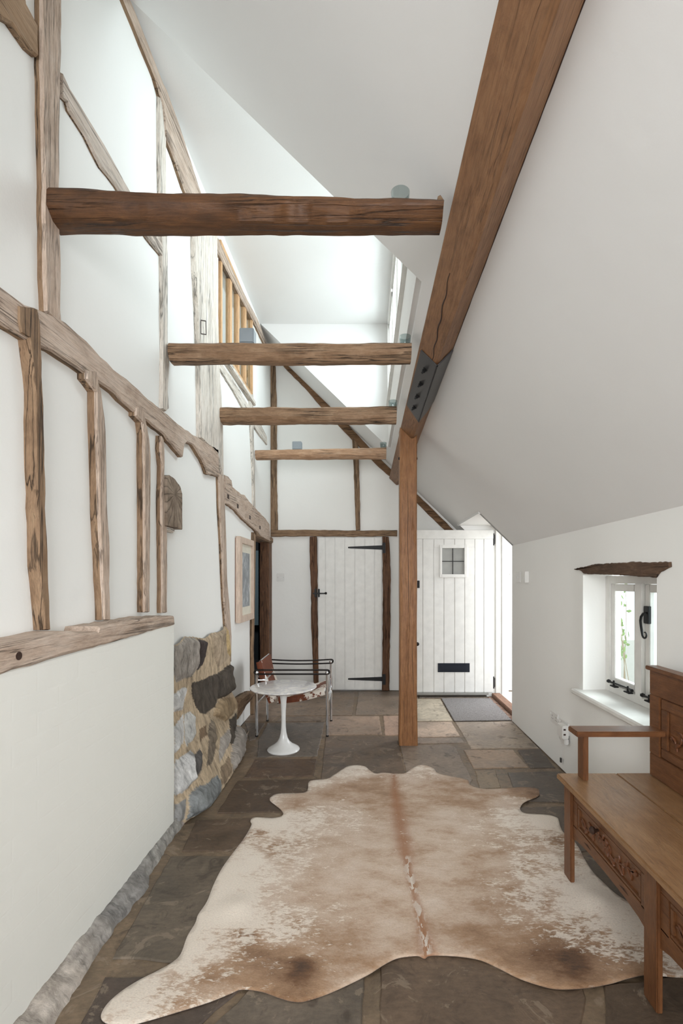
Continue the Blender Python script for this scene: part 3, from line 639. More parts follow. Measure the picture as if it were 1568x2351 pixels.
link('stem', stm, plain('stem_brown', (120, 104, 80), .7), shr); link('foliage', lf, LEAFM, shr)

# frames of the unseen side and end windows added for fill light
w4 = sroot('added_window_4', (1.6, -.3, BWB)); f = M()
for a, b, c, d in ((BW0, BW0 + .05, BWB, BWT), (BW1 - .05, BW1, BWB, BWT), (BW0, BW1, BWB, BWB + .05), (BW0, BW1, BWT - .05, BWT), (-.33, -.27, BWB, BWT)): f.bbox(1.6, 1.66, a, b, c, d, .004)
link('window_frame', f, WHITE, w4)
w5 = sroot('added_window_5', (0, ZF, .95)); f = M()
for a, b, c, d in ((-.95, -.89, .95, 2.55), (.89, .95, .95, 2.55), (-.95, .95, .95, 1.01), (-.95, .95, 2.49, 2.55), (-.03, .03, .95, 2.55)): f.bbox(a, b, ZF - .1, ZF - .04, c, d, .004)
link('window_frame', f, WHITE, w5)
# dormer window
w3 = sroot('window_3', (XDW, 3.98, DWB)); f = M(); x0, x1 = XDW - .012, XDW + .05
f.bbox(x0, x1, DW0, DW1, DWB - .02, DWB + .05, .004); f.bbox(x0, x1, DW0, DW1, DWT - .05, DWT + .02, .004); f.bbox(x0, x1, DW0 - .02, DW0 + .05, DWB, DWT, .004); f.bbox(x0, x1, DW1 - .05, DW1 + .02, DWB, DWT, .004)
link('window_frame', f, WHITE, w3)
n_ = 4; st_ = (DW1 - DW0) / n_
for i in range(n_):
    a, b = DW0 + i * st_ + .02, DW0 + (i + 1) * st_ - .02; c = M()
    c.bbox(XDW + .005, XDW + .04, a, a + .045, DWB + .05, DWT - .05, .003); c.bbox(XDW + .005, XDW + .04, b - .045, b, DWB + .05, DWT - .05, .003)
    c.bbox(XDW + .005, XDW + .04, a, b, DWB + .05, DWB + .095, .003); c.bbox(XDW + .005, XDW + .04, a, b, DWT - .095, DWT - .05, .003)
    cs = link('casement', c, WHITE, w3); link('pane', M().box(XDW + .02, XDW + .024, a + .04, b - .04, DWB + .09, DWT - .09), GLASS, cs)
link('window_board', M().bbox(XDW - .03, XDW + .02, DW0 - .05, DW1 + .05, DWB - .045, DWB - .02, .006), WHITE, w3)

# ------------------------------------------------------------------ tie beams
def tie(label, X0, X1, z0, z1, hbL, htL, hbR, htR, mat_, seed, amp=.006, sag=0, end=None):
    m = M(); R = []; n = 90; c = .022 * (z1 - z0) / .11
    for i in range(n + 1):
        t = i / n; X = X0 + (X1 - X0) * t; hb = hbL + (hbR - hbL) * t + sag * math.sin(t * math.pi); ht = htL + (htR - htL) * t
        nz = lambda a, f=3.2: mnoise.noise(Vector((X * f, a * 7.3 + seed * 11, seed))) * amp + mnoise.noise(Vector((X * 14, a * 5, seed))) * amp * .4
        sec = [(z0, hb + c * 1.6), (z0, (hb + ht) / 2), (z0, ht - c * .6), (z0 + c * .6, ht), ((z0 + z1) / 2, ht + .002), (z1 - c * .6, ht), (z1, ht - c * .6), (z1, (hb + ht) / 2), (z1, hb + c), (z1 - c, hb), ((z0 + z1) / 2, hb - .002), (z0 + c * 1.4, hb + c * .12)]
        R.append([(X, y + nz(q), z + nz(q + 20)) for q, (y, z) in enumerate(sec)])
    m.rings(R)
    return tag(link('tie_beam', m, mat_, auto=40), label, 'beam', 'tie beams between left wall and purlin')
B1 = tie('nearest and biggest dark brown tie beam, crossing at the top', -1.185, .285, 1.77, 1.90, 2.735, 2.845, 2.735, 2.80, BEAM_DARK, 1, .006)
B2 = tie('second tie beam, mid brown, carrying a grey box near its left half', -1.17, .270, 2.85, 2.97, 2.705, 2.80, 2.712, 2.803, BEAM_MID, 2, .008, -.004)
B3 = tie('third tie beam back, greyish with an uneven underside', -1.165, .246, 3.85, 3.97, 2.663, 2.775, 2.665, 2.782, BEAM_MID, 3, .009)
B4 = tie('farthest and slimmest tie beam, light orange brown', -1.17, .216, 5.09, 5.20, 2.679, 2.767, 2.69, 2.795, BEAM_LIGHT, 4, .006)
# cups
def cup(x, y_top, d, label, htop):
    X = (x - CX) * d / F; r = .036; z0 = htop; m = M()
    hh = .058
    m.lathe([(r * .8, 0), (r * .86, .004), (r, hh), (r * .93, hh), (r * .78, .006), (.001, .006)], (X, d, z0), 28)
    return tag(link('glass_cup', m, CUPGLASS, auto=40), label, 'cup', 'glass cups on the tie beams')
cup(919, 434, 1.835, 'clear glass cup on the nearest big dark tie beam', 2.812)
cup(930, 773, 2.91, 'clear glass cup on the right end of the second tie beam', 2.806)
cup(902, 926, 3.91, 'clear glass cup on the right end of the third tie beam', 2.787)
cup(880, 1024, 5.145, 'clear glass cup on the right end of the farthest slim tie beam', 2.80)
def greybox(xa, xb, d, htop, h_, label):
    a = (xa - CX) * d / F; b = (xb - CX) * d / F
    m = M().bbox(a, b, d - .03, d + .04, htop, htop + h_, .004)
    o = tag(link('uplighter_box', m, GREYBOX), label, 'light fitting', 'grey uplighter boxes')
    link('face_plate', M().bbox(a + .005, b - .005, d - .034, d - .03, htop + .005, htop + h_ - .005, .001), GREYBOX, o)
greybox(552, 585, 2.91, 2.812, .09, 'grey uplighter box on the second tie beam in front of the honey oak window')
greybox(672, 693, 5.14, 2.778, .085, 'small grey uplighter box on the farthest slim tie beam')
# bracket lump at end of first beam
m = M(); m.prism([(.262, 2.80), (.29, 2.80), (.292, 2.815), (.278, 2.835), (.268, 2.83)], lambda u, v, d: (u, d, v), 1.86, 1.80, .003); tag(link('timber_wedge', m, OAKB['x']), 'small dark wedge where the big dark beam meets the purlin', 'wedge')

# ------------------------------------------------------------------ purlin, steel shoe, post
P1 = (.482, 1.277); dd = (.718, -.696); nn_ = (-.696, -.718)
P2 = (P1[0] + nn_[0] * .129, P1[1] + nn_[1] * .129); P3 = (P2[0] - dd[0] * .143, P2[1] - dd[1] * .143); P4 = (P1[0] - dd[0] * .143, P1[1] - dd[1] * .143)
def lerp2(a, b, t): return (a[0] + (b[0] - a[0]) * t, a[1] + (b[1] - a[1]) * t)
sec = [P1, lerp2(P1, P2, .5), lerp2(P1, P2, .90), lerp2(P2, P3, .09), lerp2(P2, P3, .5), lerp2(P2, P3, .96), lerp2(P3, P4, .06), lerp2(P3, P4, .9), lerp2(P4, P1, .5)]
m = M(); R = []
for i, y in enumerate(np.linspace(ZF + .02, ZB - .03, 150)):
    ring = []
    for q, (a, b) in enumerate(sec):
        am = .003 if q in (1, 4, 5) else (.005 if q in (2, 3) else .0015)
        k1 = mnoise.noise(Vector((y * 2.3, q * 3.7, 1))) * am + mnoise.noise(Vector((y * 11, q * 3.7, 4))) * am * .4
        ring.append((a + nn_[0] * k1 * .5 - dd[0] * k1 * .5, y, H + b + nn_[1] * k1 * .5 - dd[1] * k1 * .5))
    R.append(ring)
m.rings(R); pur = tag(link('roof_purlin', m, PURLIN, auto=35), 'massive oak purlin running under the sloping ceiling to the back wall', 'beam')
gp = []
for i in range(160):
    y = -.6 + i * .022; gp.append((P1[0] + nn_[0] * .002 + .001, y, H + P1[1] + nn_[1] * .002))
m = M().tube(gp, [.0012 + .0022 * max(0, mnoise.noise(Vector((i * .21, 3, 3))) + .25) for i in range(160)], 6); link('gap_shadow_line', m, GROOVE, pur)  # dark tube standing in for the shadow where purlin meets ceiling
# long drying split on purlin face
pts = []
for i, t in enumerate(np.linspace(0, 1, 26)):
    y = 1.95 + t * .78; s = .52 - .28 * t + .03 * math.sin(i * 1.1); a, b = lerp2(P2, P3, s); pts.append((a + nn_[0] * .0005 + .0, y, H + b - .0005))
m = M().tube(pts, [.0015 + .0022 * math.sin(math.pi * i / 25) for i in range(26)], 6); link('drying_split', m, GROOVE, pur)
# steel shoe: angle plate with four bolts
sh = empty('steel_splice_plate', (P2[0], 3.1, H + P2[1]), 'dark grey bolted steel angle plate wrapped round the purlin above the post', 'steel bracket')
th = .010
def face_pt(base, along, t, off, nrm, y): return (base[0] + along[0] * t + nrm[0] * off, y, H + base[1] + along[1] * t + nrm[1] * off)
u3 = ((P3[0] - P2[0]) / .143, (P3[1] - P2[1]) / .143); u1 = ((P1[0] - P2[0]) / .129, (P1[1] - P2[1]) / .129)
n3 = (-u1[0], -u1[1]); n1 = (-u3[0], -u3[1])       # outward normals of left face (P2-P3) and underside (P2-P1)
# left plate outline in (t along P2->P3, y)
for (uu, nr, L, outl) in ((u3, n3, .143, [(-.010, 2.66), (.118, 2.66), (.126, 3.50), (-.010, 3.60)]), (u1, n1, .129, [(-.010, 2.66), (.118, 2.66), (.118, 3.42), (.085, 3.52), (-.010, 3.60)])):
    m = M(); k_ = len(outl)
    R = [[face_pt(P2, uu, t, .0005 + 0.002, nr, y) for t, y in outl], [face_pt(P2, uu, t, th, nr, y) for t, y in outl]]
    m.rings(R); link('plate', m, STEEL, sh)
for y in (2.80, 3.0, 3.2, 3.41):
    c = Vector(face_pt(P2, u3, .058, th, n3, y)); nv = Vector((n3[0], 0, n3[1]))
    m = M(); m.tube([c, c + nv * .003, c + nv * .003001, c + nv * .018], [.017, .017, .012, .012], 6); m.tube([c + nv * .018, c + nv * .03], .006, 8); link('bolt', m, BLACK, sh)
# post
m = M(); R = []
px0, px1, py0, py1 = .288, .432, 4.08, 4.235
notch = H + P2[1]
for i, z in enumerate(np.linspace(0, 2.5, 60)):
    w_ = .006 * max(0, 1 - z / .35); nz_ = lambda q: .0025 * mnoise.noise(Vector((z * 2.5, q * 4.1, 7)))
    a0, a1, b0, b1 = px0 - w_ + nz_(0), px1 + w_ + nz_(1), py0 - w_ + nz_(2), py1 + nz_(3); c = .008
    R.append([(a0, b0 + c, z), (a0 + c, b0, z), ((a0 + a1) / 2, b0, z), (a1 - c, b0, z), (a1, b0 + c, z), (a1, b1, z), (a0, b1, z)])
# V-notched top seats the purlin
def top_at(x):
    # underside height of the purlin at x
    if x < P2[0]: return H + P2[1] + (P2[0] - x) * (u3[1] / -u3[0])
    return H + P2[1] + (x - P2[0]) * (u1[1] / u1[0])
zt_ = {}
for fr in (.6, 1.0):
    R.append([(x, y, 2.5 + (top_at(x) + .004 - 2.5) * fr) for x, y, z in R[59]])
m.rings(R, cap=False)
lastn = len(m.v) - 7; 
m.add([m.v[lastn + q] for q in range(7)] + [(P2[0], py0, H + P2[1] + .004), (P2[0], py1, H + P2[1] + .004)], [(0, 1, 2, 7, 8, 6), (7, 3, 4, 5, 8)])
m.add([m.v[lastn + 2], m.v[lastn + 3], (P2[0], py0, H + P2[1] + .004), m.v[lastn - 7 + 2], m.v[lastn - 7 + 3]], [(0, 2, 1), ])
pst = tag(link('oak_post', m, POST, auto=35), 'freestanding square oak post holding up the purlin in the middle of the hall', 'post')
for xx in (px0 - .003, px1 + .003):
    m = M().lathe([(.002, -.008), (.011, -.006), (.011, .006), (.002, .008)], (xx, 4.15, H + 1.04), 10, 'x'); link('bolt_head', m, BLACK, pst)
for pl_, ww in (([(352, 2.3), (356, 2.0), (352, 1.75), (358, 1.5), (360, 1.2), (363, 1.0)], .003), ([(395, .92), (392, .75), (399, .55), (403, .42)], .003), ([(322, .38), (326, .2), (330, .02)], .002)):
    m = M().tube([(x / 1000, py0 - .0003, z) for x, z in pl_], [.0006] + [ww * .6] * (len(pl_) - 2) + [.0006], 6); link('drying_split', m, GROOVE, pst)
m = M().lathe([(.001, -.002), (.012, -.0015), (.015, .001), (.001, .001)], (.325, py0, .15), 14, 'y'); link('knot', m, GROOVE, pst)

# ------------------------------------------------------------------ rubble stone patch
BZ = np.array([2.6, 2.75, 3.0, 3.4, 3.9, 4.2, 4.6]); BB = np.array([.10, .12, .22, .22, .20, .13, .08])
def sX(Z, h): return -1.165 + np.interp(Z, BZ, BB) * np.clip(1 - h / .62, 0, 1) ** 1.4
def sp(x, y):
    X = -1.15
    for _ in range(25):
        Z, h = onX(x, y, X); X = .5 * X + .5 * float(sX(Z, h))
    return Z, max(h, -.01)
c4 = lambda L: [sp(380 + a / 4.7, 1420 + b / 4.7) for a, b in L]
LG, WG, DK, TN, TY, BR, GB = (158, 150, 142), (200, 198, 196), (78, 70, 62), (170, 152, 130), (184, 160, 118), (124, 104, 84), (132, 134, 134)
stones = [
 ([(90,320),(170,270),(230,200),(330,210),(350,240),(355,470),(330,570),(290,630),(200,650),(120,690),(95,600)], LG, .035),
 ([(350,215),(440,240),(440,400),(400,500),(340,570),(355,460)], (70,62,60), .05),
 ([(510,170),(590,150),(640,130),(660,180),(670,330),(690,420),(570,540),(530,430),(515,300)], TN, .02),
 ([(655,80),(690,120),(710,260),(715,440),(670,370),(658,250)], TY, .03),
 ([(290,690),(380,670),(480,620),(580,580),(640,530),(700,490),(715,650),(715,780),(650,840),(560,870),(530,950),(440,1035),(380,1020),(330,950),(275,820)], DK, .06),
 ([(90,820),(190,740),(235,750),(215,850),(190,980),(100,1005)], WG, .03),
 ([(95,1170),(180,1050),(200,1030),(200,1330),(100,1460)], WG, .035),
 ([(207,1030),(270,1000),(310,1050),(325,1200),(330,1250),(230,1390),(207,1330)], (188,186,182), .035),
 ([(520,960),(600,860),(740,850),(780,890),(785,950),(700,1060),(640,1110),(520,1050)], (160,138,110), .05),
 ([(370,1200),(440,1140),(455,1250),(375,1330)], BR, .02),
 ([(490,1080),(530,1200),(550,1400),(500,1560),(450,1610),(465,1400),(465,1200)], (120,108,94), .035),
 ([(590,1290),(680,1180),(690,1350),(590,1550),(575,1490)], LG, .04),
 ([(690,1090),(778,1000),(778,1150),(760,1290),(710,1370),(685,1300)], DK, .04),
 ([(110,1530),(280,1420),(300,1600),(330,1730),(180,1880),(105,1910),(100,1650)], WG, .045),
 ([(282,1500),(380,1400),(395,1640),(340,1720),(303,1600)], (96,92,90), .04),
 ([(250,1900),(330,1820),(450,1780),(560,1690),(610,1760),(610,1900),(480,2120),(400,2150),(240,2175)], GB, .05),
 ([(110,2010),(220,1940),(215,2160),(130,2280),(110,2150)], (140,138,136), .035),
 ([(590,1640),(680,1480),(720,1640),(680,1760),(612,1800)], (136,118,98), .03),
 ([(762,1160),(830,1170),(880,1260),(910,1370),(870,1480),(740,1650),(700,1500),(722,1380)], (150,142,134), .06),
]
out_px = [(86,300),(165,262),(225,195),(330,200),(370,210),(440,215),(510,160),(600,140),(635,120),(650,78),(692,115),(715,440),(718,640),(722,780),(755,835),(785,890),(790,1000),(782,1150),(830,1165),(885,1260),(920,1370),(880,1490),(820,1580),(745,1680),(640,1860),(560,2000),(480,2150),(380,2210),(240,2290),(130,2310),(112,2150),(100,1900),(88,1500),(86,1000),(84,600)]
OUT = c4(out_px); OUT = [(z, max(h, 0)) for z, h in OUT]
if poly_area(OUT) < 0: OUT = OUT[::-1]
OUT = dens(OUT, .02, .003, 9)
def inside_dist(pts, poly):
    P = np.array(poly); n = len(P); x, y = pts[:, 0], pts[:, 1]; ins = np.zeros(len(pts), bool); dm = np.full(len(pts), 1e9)
    for i in range(n):
        a = P[i]; b = P[(i + 1) % n]
        c = ((a[1] > y) != (b[1] > y)) & (x < (b[0] - a[0]) * (y - a[1]) / (b[1] - a[1] + 1e-12) + a[0]); ins ^= c
        e = b - a; t = np.clip(((x - a[0]) * e[0] + (y - a[1]) * e[1]) / (e @ e + 1e-12), 0, 1)
        dm = np.minimum(dm, np.hypot(x - a[0] - t * e[0], y - a[1] - t * e[1]))
    return ins, dm
def cdt(outline, sp_):
    O = np.array(outline); lo, hi = O.min(0), O.max(0)
    gx, gy = np.meshgrid(np.arange(lo[0], hi[0], sp_), np.arange(lo[1], hi[1], sp_)); g = np.stack([gx.ravel(), gy.ravel()], 1)
    rg = np.random.RandomState(1); g = g + rg.uniform(-.25, .25, g.shape) * sp_
    ins, dm = inside_dist(g, outline); g = g[ins & (dm > sp_ * .45)]
    V = [Vector(p) for p in outline] + [Vector(p) for p in g]; n = len(outline)
    r = delaunay_2d_cdt(V, [(i, (i + 1) % n) for i in range(n)], [], 0, 1e-6)
    vv = np.array([tuple(v) for v in r[0]]); ff = []
    cen = np.array([vv[list(f)].mean(0) for f in r[2]]); ci, _ = inside_dist(cen, outline)
    return vv, [tuple(f) for f, k in zip(r[2], ci) if k]
vv, ff = cdt(OUT, .0075)
hgt = np.zeros(len(vv)); col = np.tile(np.array(srgb((186, 166, 140))), (len(vv), 1))
for L, c, hh in stones:
    hh *= .5
    poly = c4(L); ins, dm = inside_dist(vv, poly)
    cz_m, ch_m = vv[ins].mean(0); rs = np.random.RandomState(int(hh * 1000) + len(L)); tl = rs.uniform(-.22, .22, 2); prof = hh * (1 - np.exp(-dm / .016)) + np.clip((vv[:, 0] - cz_m) * tl[0] + (vv[:, 1] - ch_m) * tl[1], -.015, .015) * np.clip(dm / .02, 0, 1); prof[~ins] = 0; k = prof > hgt; hgt[k] = prof[k]
    col[ins] = np.array(srgb(c))
    near = (~ins) & (dm < .010); hgt[near] -= .006
nzv = np.array([mnoise.noise(Vector((a * 9, b * 9, 2))) * .006 - abs(mnoise.noise(Vector((a * 10, b * 7, 7)))) * .010 + mnoise.noise(Vector((a * 26, b * 24, 5))) * .003 for a, b in vv])
edge = inside_dist(vv, OUT)[1]; fade = np.clip(edge / .03, 0, 1)
Xs = sX(vv[:, 0], vv[:, 1]) + (hgt + nzv * (.35 + 1.6 * (hgt > 0))) * (.25 + .75 * fade) - .012 * (1 - fade)
Xs = np.minimum(Xs, -.88)
m = M(); m.add([(float(X), float(a), float(b)) for X, (a, b) in zip(Xs, vv)], ff)
def stonemat():
    k = NT('rubble_stone', .85, spec=.25); a = k.attr('tint'); t1 = k.noise(k.coord((1, 2.6, .9)), 8, 8, .75, .5); t2 = k.noise(k.coord((1, 1.8, .8)), 42, 6, .78)
    c = k.mix(.7, a.outputs['Color'], k.ramp(t1, [(.34, BW(.18)), (.46, BW(.85)), (.64, BW(1.5))]), 'MULTIPLY'); c = k.mix(.5, c, k.ramp(t2, [(.3, BW(.45)), (.7, BW(1.35))]), 'MULTIPLY')
    k.color(c); p = k.bump(t1, .35, .012); k.bump(t2, .45, .003, p); return k.m
STM = stonemat()
def tinted(o, cols):
    a = o.data.color_attributes.new('tint', 'FLOAT_COLOR', 'POINT')
    if len(o.data.vertices) == len(cols): a.data.foreach_set('color', np.array(cols).ravel().tolist())
    else: print('TINT MISMATCH', o.name)
o = link('rubble_stonework', m, STM, smooth=True); tag(o, 'exposed rubble stone masonry patch in the left wall under the pale post', 'stonework'); tinted(o, col)
# stone footing along the brick skin
m = M(); R = []; cols = []; N = 240
bot_px = [(427,1886),(395,1925),(343,2010),(343,2034),(300,2085),(274,2118),(228,2179),(186,2252),(125,2347),(60,2450)]
bx = sorted([(onfloor(*p)[1], onfloor(*p)[0]) for p in bot_px]); bzv = [b[0] for b in bx]; bxv = [b[1] for b in bx]
ps_ = [(LG if i % 2 else (176, 152, 140)) for i in range(8)]; seg = [(150,146,140),(178,146,132),(150,148,146),(176,166,156),(140,136,132)]
for i in range(N + 1):
    Z = -.3 + (2.93 + .3) * i / N; xb = float(np.interp(Z, bzv, bxv)) + .006 * mnoise.noise(Vector((Z * 12, 0, 0)))
    ht = .055 + .014 * mnoise.noise(Vector((Z * 7, 3, 0))) + .006 * mnoise.noise(Vector((Z * 30, 3, 0)))
    row = []
    for j in range(7):
        t = j / 6; X = xb + (XB + .002 - xb) * (t ** 1.1); h_ = ht * min(1, t * 1.1) ** .85
        k_ = .007 * mnoise.noise(Vector((Z * 16, t * 4, 8))) + .003 * mnoise.noise(Vector((Z * 45, t * 9, 8))); row.append((X + k_, Z, max(-.012, h_ - .008 * (j == 0) + k_)))
    row.append((XB - .03, Z, ht)); R.append(row)
    w0 = (Z * 2.1 + 10 + .35 * mnoise.noise(Vector((Z * 6, 1, 1)))) % 5; i0 = int(w0); fr_ = min(1, max(0, (w0 - i0 - .7) / .3)); ca, cb2 = seg[i0], seg[(i0 + 1) % 5]
    for j in range(8): cols.append(srgb(tuple(max(0, ca[q] + (cb2[q] - ca[q]) * fr_ + 26 * mnoise.noise(Vector((Z * 9, j * .6, 4)))) for q in range(3))))
n_ = 8; m.v = [p for r in R for p in r]; m.f = [(i * n_ + j, i * n_ + j + 1, (i + 1) * n_ + j + 1, (i + 1) * n_ + j) for i in range(N) for j in range(n_ - 1)]; m.mi = [0] * len(m.f)
o = link('stone_footing', m, STM, smooth=True); tag(o, 'low uneven stone footing along the base of the painted brick wall', 'footing'); tinted(o, cols)
# curved timber sill stub beyond the stonework
P = [sp(x, y) for x, y in ((549,1614),(560,1600),(570,1592),(586,1586),(588,1594),(580,1606),(568,1622),(556,1640),(549,1652),(546,1640))]
P = [onX(x, y, -1.12) for x, y in ((545,1618),(556,1602),(570,1592),(584,1586),(585,1597),(578,1608),(566,1622),(556,1640),(548,1652),(545,1640))]
if poly_area(P) < 0: P = P[::-1]
tag(link('sill_timber', M().prism(dens(P, .03, .003, 3), lambda u, v, d: (d, u, v), -1.21, -1.12, .012), OAKB['y']), 'curved reddish timber stub on the left wall between stonework and armchair', 'timber')

# ------------------------------------------------------------------ picture
pr_ = empty('framed_picture', (-1.2, 4.70, .98), 'framed misty grey print with cream mount hanging on the left wall', 'picture')
a, b, c, d = 4.43, 4.98, 1.0, 1.80; xf = -1.15
FR = wood('pale_ash_frame', (214, 192, 174), (196, 168, 148), (226, 208, 192), 'z', .5, .1, 1, .1)
m = M(); w_ = .06
for (q0, q1, q2, q3) in ((a, a + w_, c, d), (b - w_, b, c, d), (a + w_, b - w_, c, c + w_), (a + w_, b - w_, d - w_, d)): m.bbox(-1.194, xf, q0, q1, q2, q3, .003)
for (q0, q1, q2, q3) in ((a + w_ - .012, a + w_, c + w_ - .012, d - w_ + .012), (b - w_, b - w_ + .012, c + w_ - .012, d - w_ + .012)): m.bbox(xf - .002, xf + .004, q0, q1, q2, q3, .002)
link('frame', m, FR, pr_)
link('mount', M().box(-1.185, -1.17, a + w_ - .005, b - w_ + .005, c + w_ - .005, d - w_ + .005), plain('cream_mount', (226, 220, 204), .8), pr_)
k = NT('misty_print', .35); n1 = k.noise(k.coord((1, 2.5, 1)), 9, 6, .7, .8); n2 = k.noise(k.coord((1, 9, 2)), 10, 4)
c1 = k.ramp(n1, [(.3, (92, 98, 104)), (.5, (140, 146, 150)), (.68, (200, 204, 208))]); k.color(k.mix(k.ramp(n2, [(.62, BW(0)), (.7, BW(.8))]), c1, (222, 224, 226)))
link('print', M().box(-1.17, -1.168, a + .12, b - .12, c + .14, d - .14), k.m, pr_)
link('backing_board', M().bbox(-1.2, -1.19, a + .01, b - .01, c + .012, d - .012, .002), plain('brown_backing', (150, 92, 58), .7), pr_)

# ------------------------------------------------------------------ switches and sockets
def wall_switch(name, label, cx, cz, plane, d, w, h, n=2):
    r = None; t = .008
    if plane == 'back': m = M().bbox(cx - w / 2, cx + w / 2, d - t, d, cz - h / 2, cz + h / 2, .003)
    else: m = M().bbox(XR - t, XR, cx - w / 2, cx + w / 2, cz - h / 2, cz + h / 2, .003)
    r = empty(name, (cx, d, cz - h / 2) if plane == 'back' else (XR, cx, cz - h / 2), label, 'switch'); link('face_plate', m, PLASTIC, r)
    for i in range(n):
        o_ = (i - (n - 1) / 2) * .024
        if plane == 'back': mm = M().bbox(cx + o_ - .005, cx + o_ + .005, d - t - .006, d - t, cz - .011, cz + .011, .002)
        else: mm = M().bbox(XR - t - .006, XR - t, cx + o_ - .005, cx + o_ + .005, cz - .011, cz + .011, .002)
        link('rocker', mm, PLASTIC, r)
    for s_ in (-1, 1):
        if plane == 'back': link('screw', M().lathe([(.001, -.001), (.003, -.001), (.003, .001)], (cx + s_ * w * .36, d - t, cz), 8, 'y'), GROOVE, r)
    return r
x_, _, z_ = at(644.5, 1325.5, 6.12); wall_switch('light_switch', 'white light switch on the back wall left of the plank door', x_, z_, 'back', 6.12, .1, .1, 1)
zz_, hh_ = onX(1191, 1325, XR); wall_switch('light_switch', 'white multi-gang light switch on the right wall beside the front doorway', zz_, hh_, 'right', 0, .13, .1, 3)
zz_, hh_ = onX(1210, 1325, XR); r = empty('thermostat', (XR, zz_, hh_ - .05), 'small white thermostat beside the light switch on the right wall', 'thermostat')
link('face_plate', M().bbox(XR - .008, XR, zz_ - .03, zz_ + .06, hh_ - .03, hh_ + .045, .002), PLASTIC, r); link('dial', M().lathe([(.001, -.012), (.016, -.012), (.018, 0)], (XR - .008, zz_ + .03, hh_ + .01), 20, 'x'), PLASTIC, r)
link('sensor_box', M().bbox(XR - .035, XR, zz_ - .05, zz_ - .012, hh_ - .05, hh_ + .05, .003), PLASTIC, r)
def socket(name, label, za, zb_, hc):
    r = empty(name, (XR, (za + zb_) / 2, hc - .043), label, 'socket', 'wall sockets under the window'); link('face_plate', M().bbox(XR - .009, XR, za, zb_, hc - .045, hc + .045, .003), PLASTIC, r)
    for q in (.26, .74):
        c_ = za + (zb_ - za) * q
        for (dy, dz, w_, h_) in ((0, .012, .0025, .005), (-.011, -.01, .0045, .002), (.011, -.01, .0045, .002)): link('pin_slot', M().box(XR - .0096, XR - .0085, c_ + dy - w_, c_ + dy + w_, hc + dz - h_, hc + dz + h_), GROOVE, r)
        link('rocker', M().bbox(XR - .013, XR - .008, c_ + (.03 if q > .5 else -.03) - .004, c_ + (.03 if q > .5 else -.03) + .004, hc + .014, hc + .03, .001), PLASTIC, r)
    return r
z1_, h1_ = onX(1274, 1668, XR); z2_, h2_ = onX(1296, 1686, XR)
socket('wall_socket', 'white double wall socket nearer the front doorway, nothing plugged in', 3.63, 3.775, .34)
s2 = socket('wall_socket', 'white double wall socket beside the bench arm with a charger plugged in', 3.44, 3.60, .33)
r = empty('usb_charger', (XR - .02, 3.49, .25), 'white charger block with a short cable plugged into the right wall socket', 'charger')
link('body', M().bbox(XR - .055, XR - .009, 3.43, 3.53, .265, .36, .006), PLASTIC, r); link('lower_body', M().bbox(XR - .04, XR - .009, 3.43, 3.51, .225, .268, .005), PLASTIC, r)
for zz in (.30, .335): link('usb_port', M().box(XR - .048, XR - .032, 3.4295, 3.4305, zz - .006, zz + .006), GROOVE, r)
m = M().tube([(XR - .03, 3.55, .29), (XR - .03, 3.555, .25), (XR - .015, 3.54, .2), (XR - .012, 3.545, .14), (XR - .015, 3.56, .09)], .0025, 8); link('cable', m, PLASTIC, r)
link('cable_plug', M().bbox(XR - .02, XR - .01, 3.552, 3.568, .055, .09, .002), STEEL, r)

# ------------------------------------------------------------------ pedestal side table
tx, tz_ = (649 - CX) * 3.94 / F, 3.98
tb = empty('side_table', (tx, tz_, 0), 'round white pedestal side table with marble top in front of the cowhide armchair', 'table')
def marble():
    k = NT('white_marble', .12, spec=.5); n1 = k.noise(k.coord(rot=(0, 0, .5)), 5, 8, .6, 1.6); v = k.math('ABSOLUTE', k.math('SUBTRACT', n1, .5))
    k.color(k.ramp(v, [(0, (204, 202, 206)), (.03, (222, 219, 218)), (.12, (240, 236, 230))])); return k.m
m = M().lathe([(.002, .497), (.225, .497), (.262, .508), (.272, .517), (.270, .522), (.264, .524), (.002, .524)], (tx, tz_, 0), 96); link('table_top', m, marble(), tb, auto=30)
TW = plain('white_enamel', (232, 232, 230), .2)
m = M().lathe([(.09, .496), (.052, .482), (.031, .45), (.024, .40), (.019, .32), (.0175, .25), (.019, .19), (.024, .14), (.034, .10), (.05, .07), (.075, .046), (.105, .028), (.127, .014), (.132, .006), (.130, 0), (.002, 0)], (tx, tz_, 0), 72); link('pedestal', m, TW, tb, auto=50)

# ------------------------------------------------------------------ armchair
ac = empty('armchair', (-.66, 4.55, 0), 'tubular chrome armchair with brown and white cowhide sling beside the side table', 'armchair')
k = NT('brown_white_hide', .55, spec=.3); n1 = k.noise(k.coord((1, 1, .7)), 5.5, 5, .6, .4); n2 = k.noise(k.coord((60, 60, 14)), 1, 3)
c = k.mix(k.ramp(n2, [(.3, BW(.5)), (.7, BW(1.2))]), BW(0), (104, 54, 36), 'MIX'); c = k.mix(.5, (112, 58, 34), k.ramp(n2, [(.3, BW(.5)), (.7, BW(1.3))]), 'MULTIPLY')
k.color(k.mix(k.ramp(n1, [(.55, BW(0)), (.565, BW(1))]), c, (222, 212, 200))); k.bump(n2, .3, .003); HIDE2 = k.m
ax0, ax1, az0, az1 = -.975, -.345, 4.32, 4.79
for (x, y) in ((ax0, az0), (ax1, az0), (ax0, az1), (ax1, az1)):
    top_ = .585 if x < -.5 else .592
    lg = link('leg', M().tube([(x, y, .008), (x, y, top_)], .0125, 16), CHROME, ac, auto=40)
    link('foot_cap', M().lathe([(.002, 0), (.013, 0), (.0135, .012), (.002, .012)], (x, y, 0), 14), BLACK, lg)
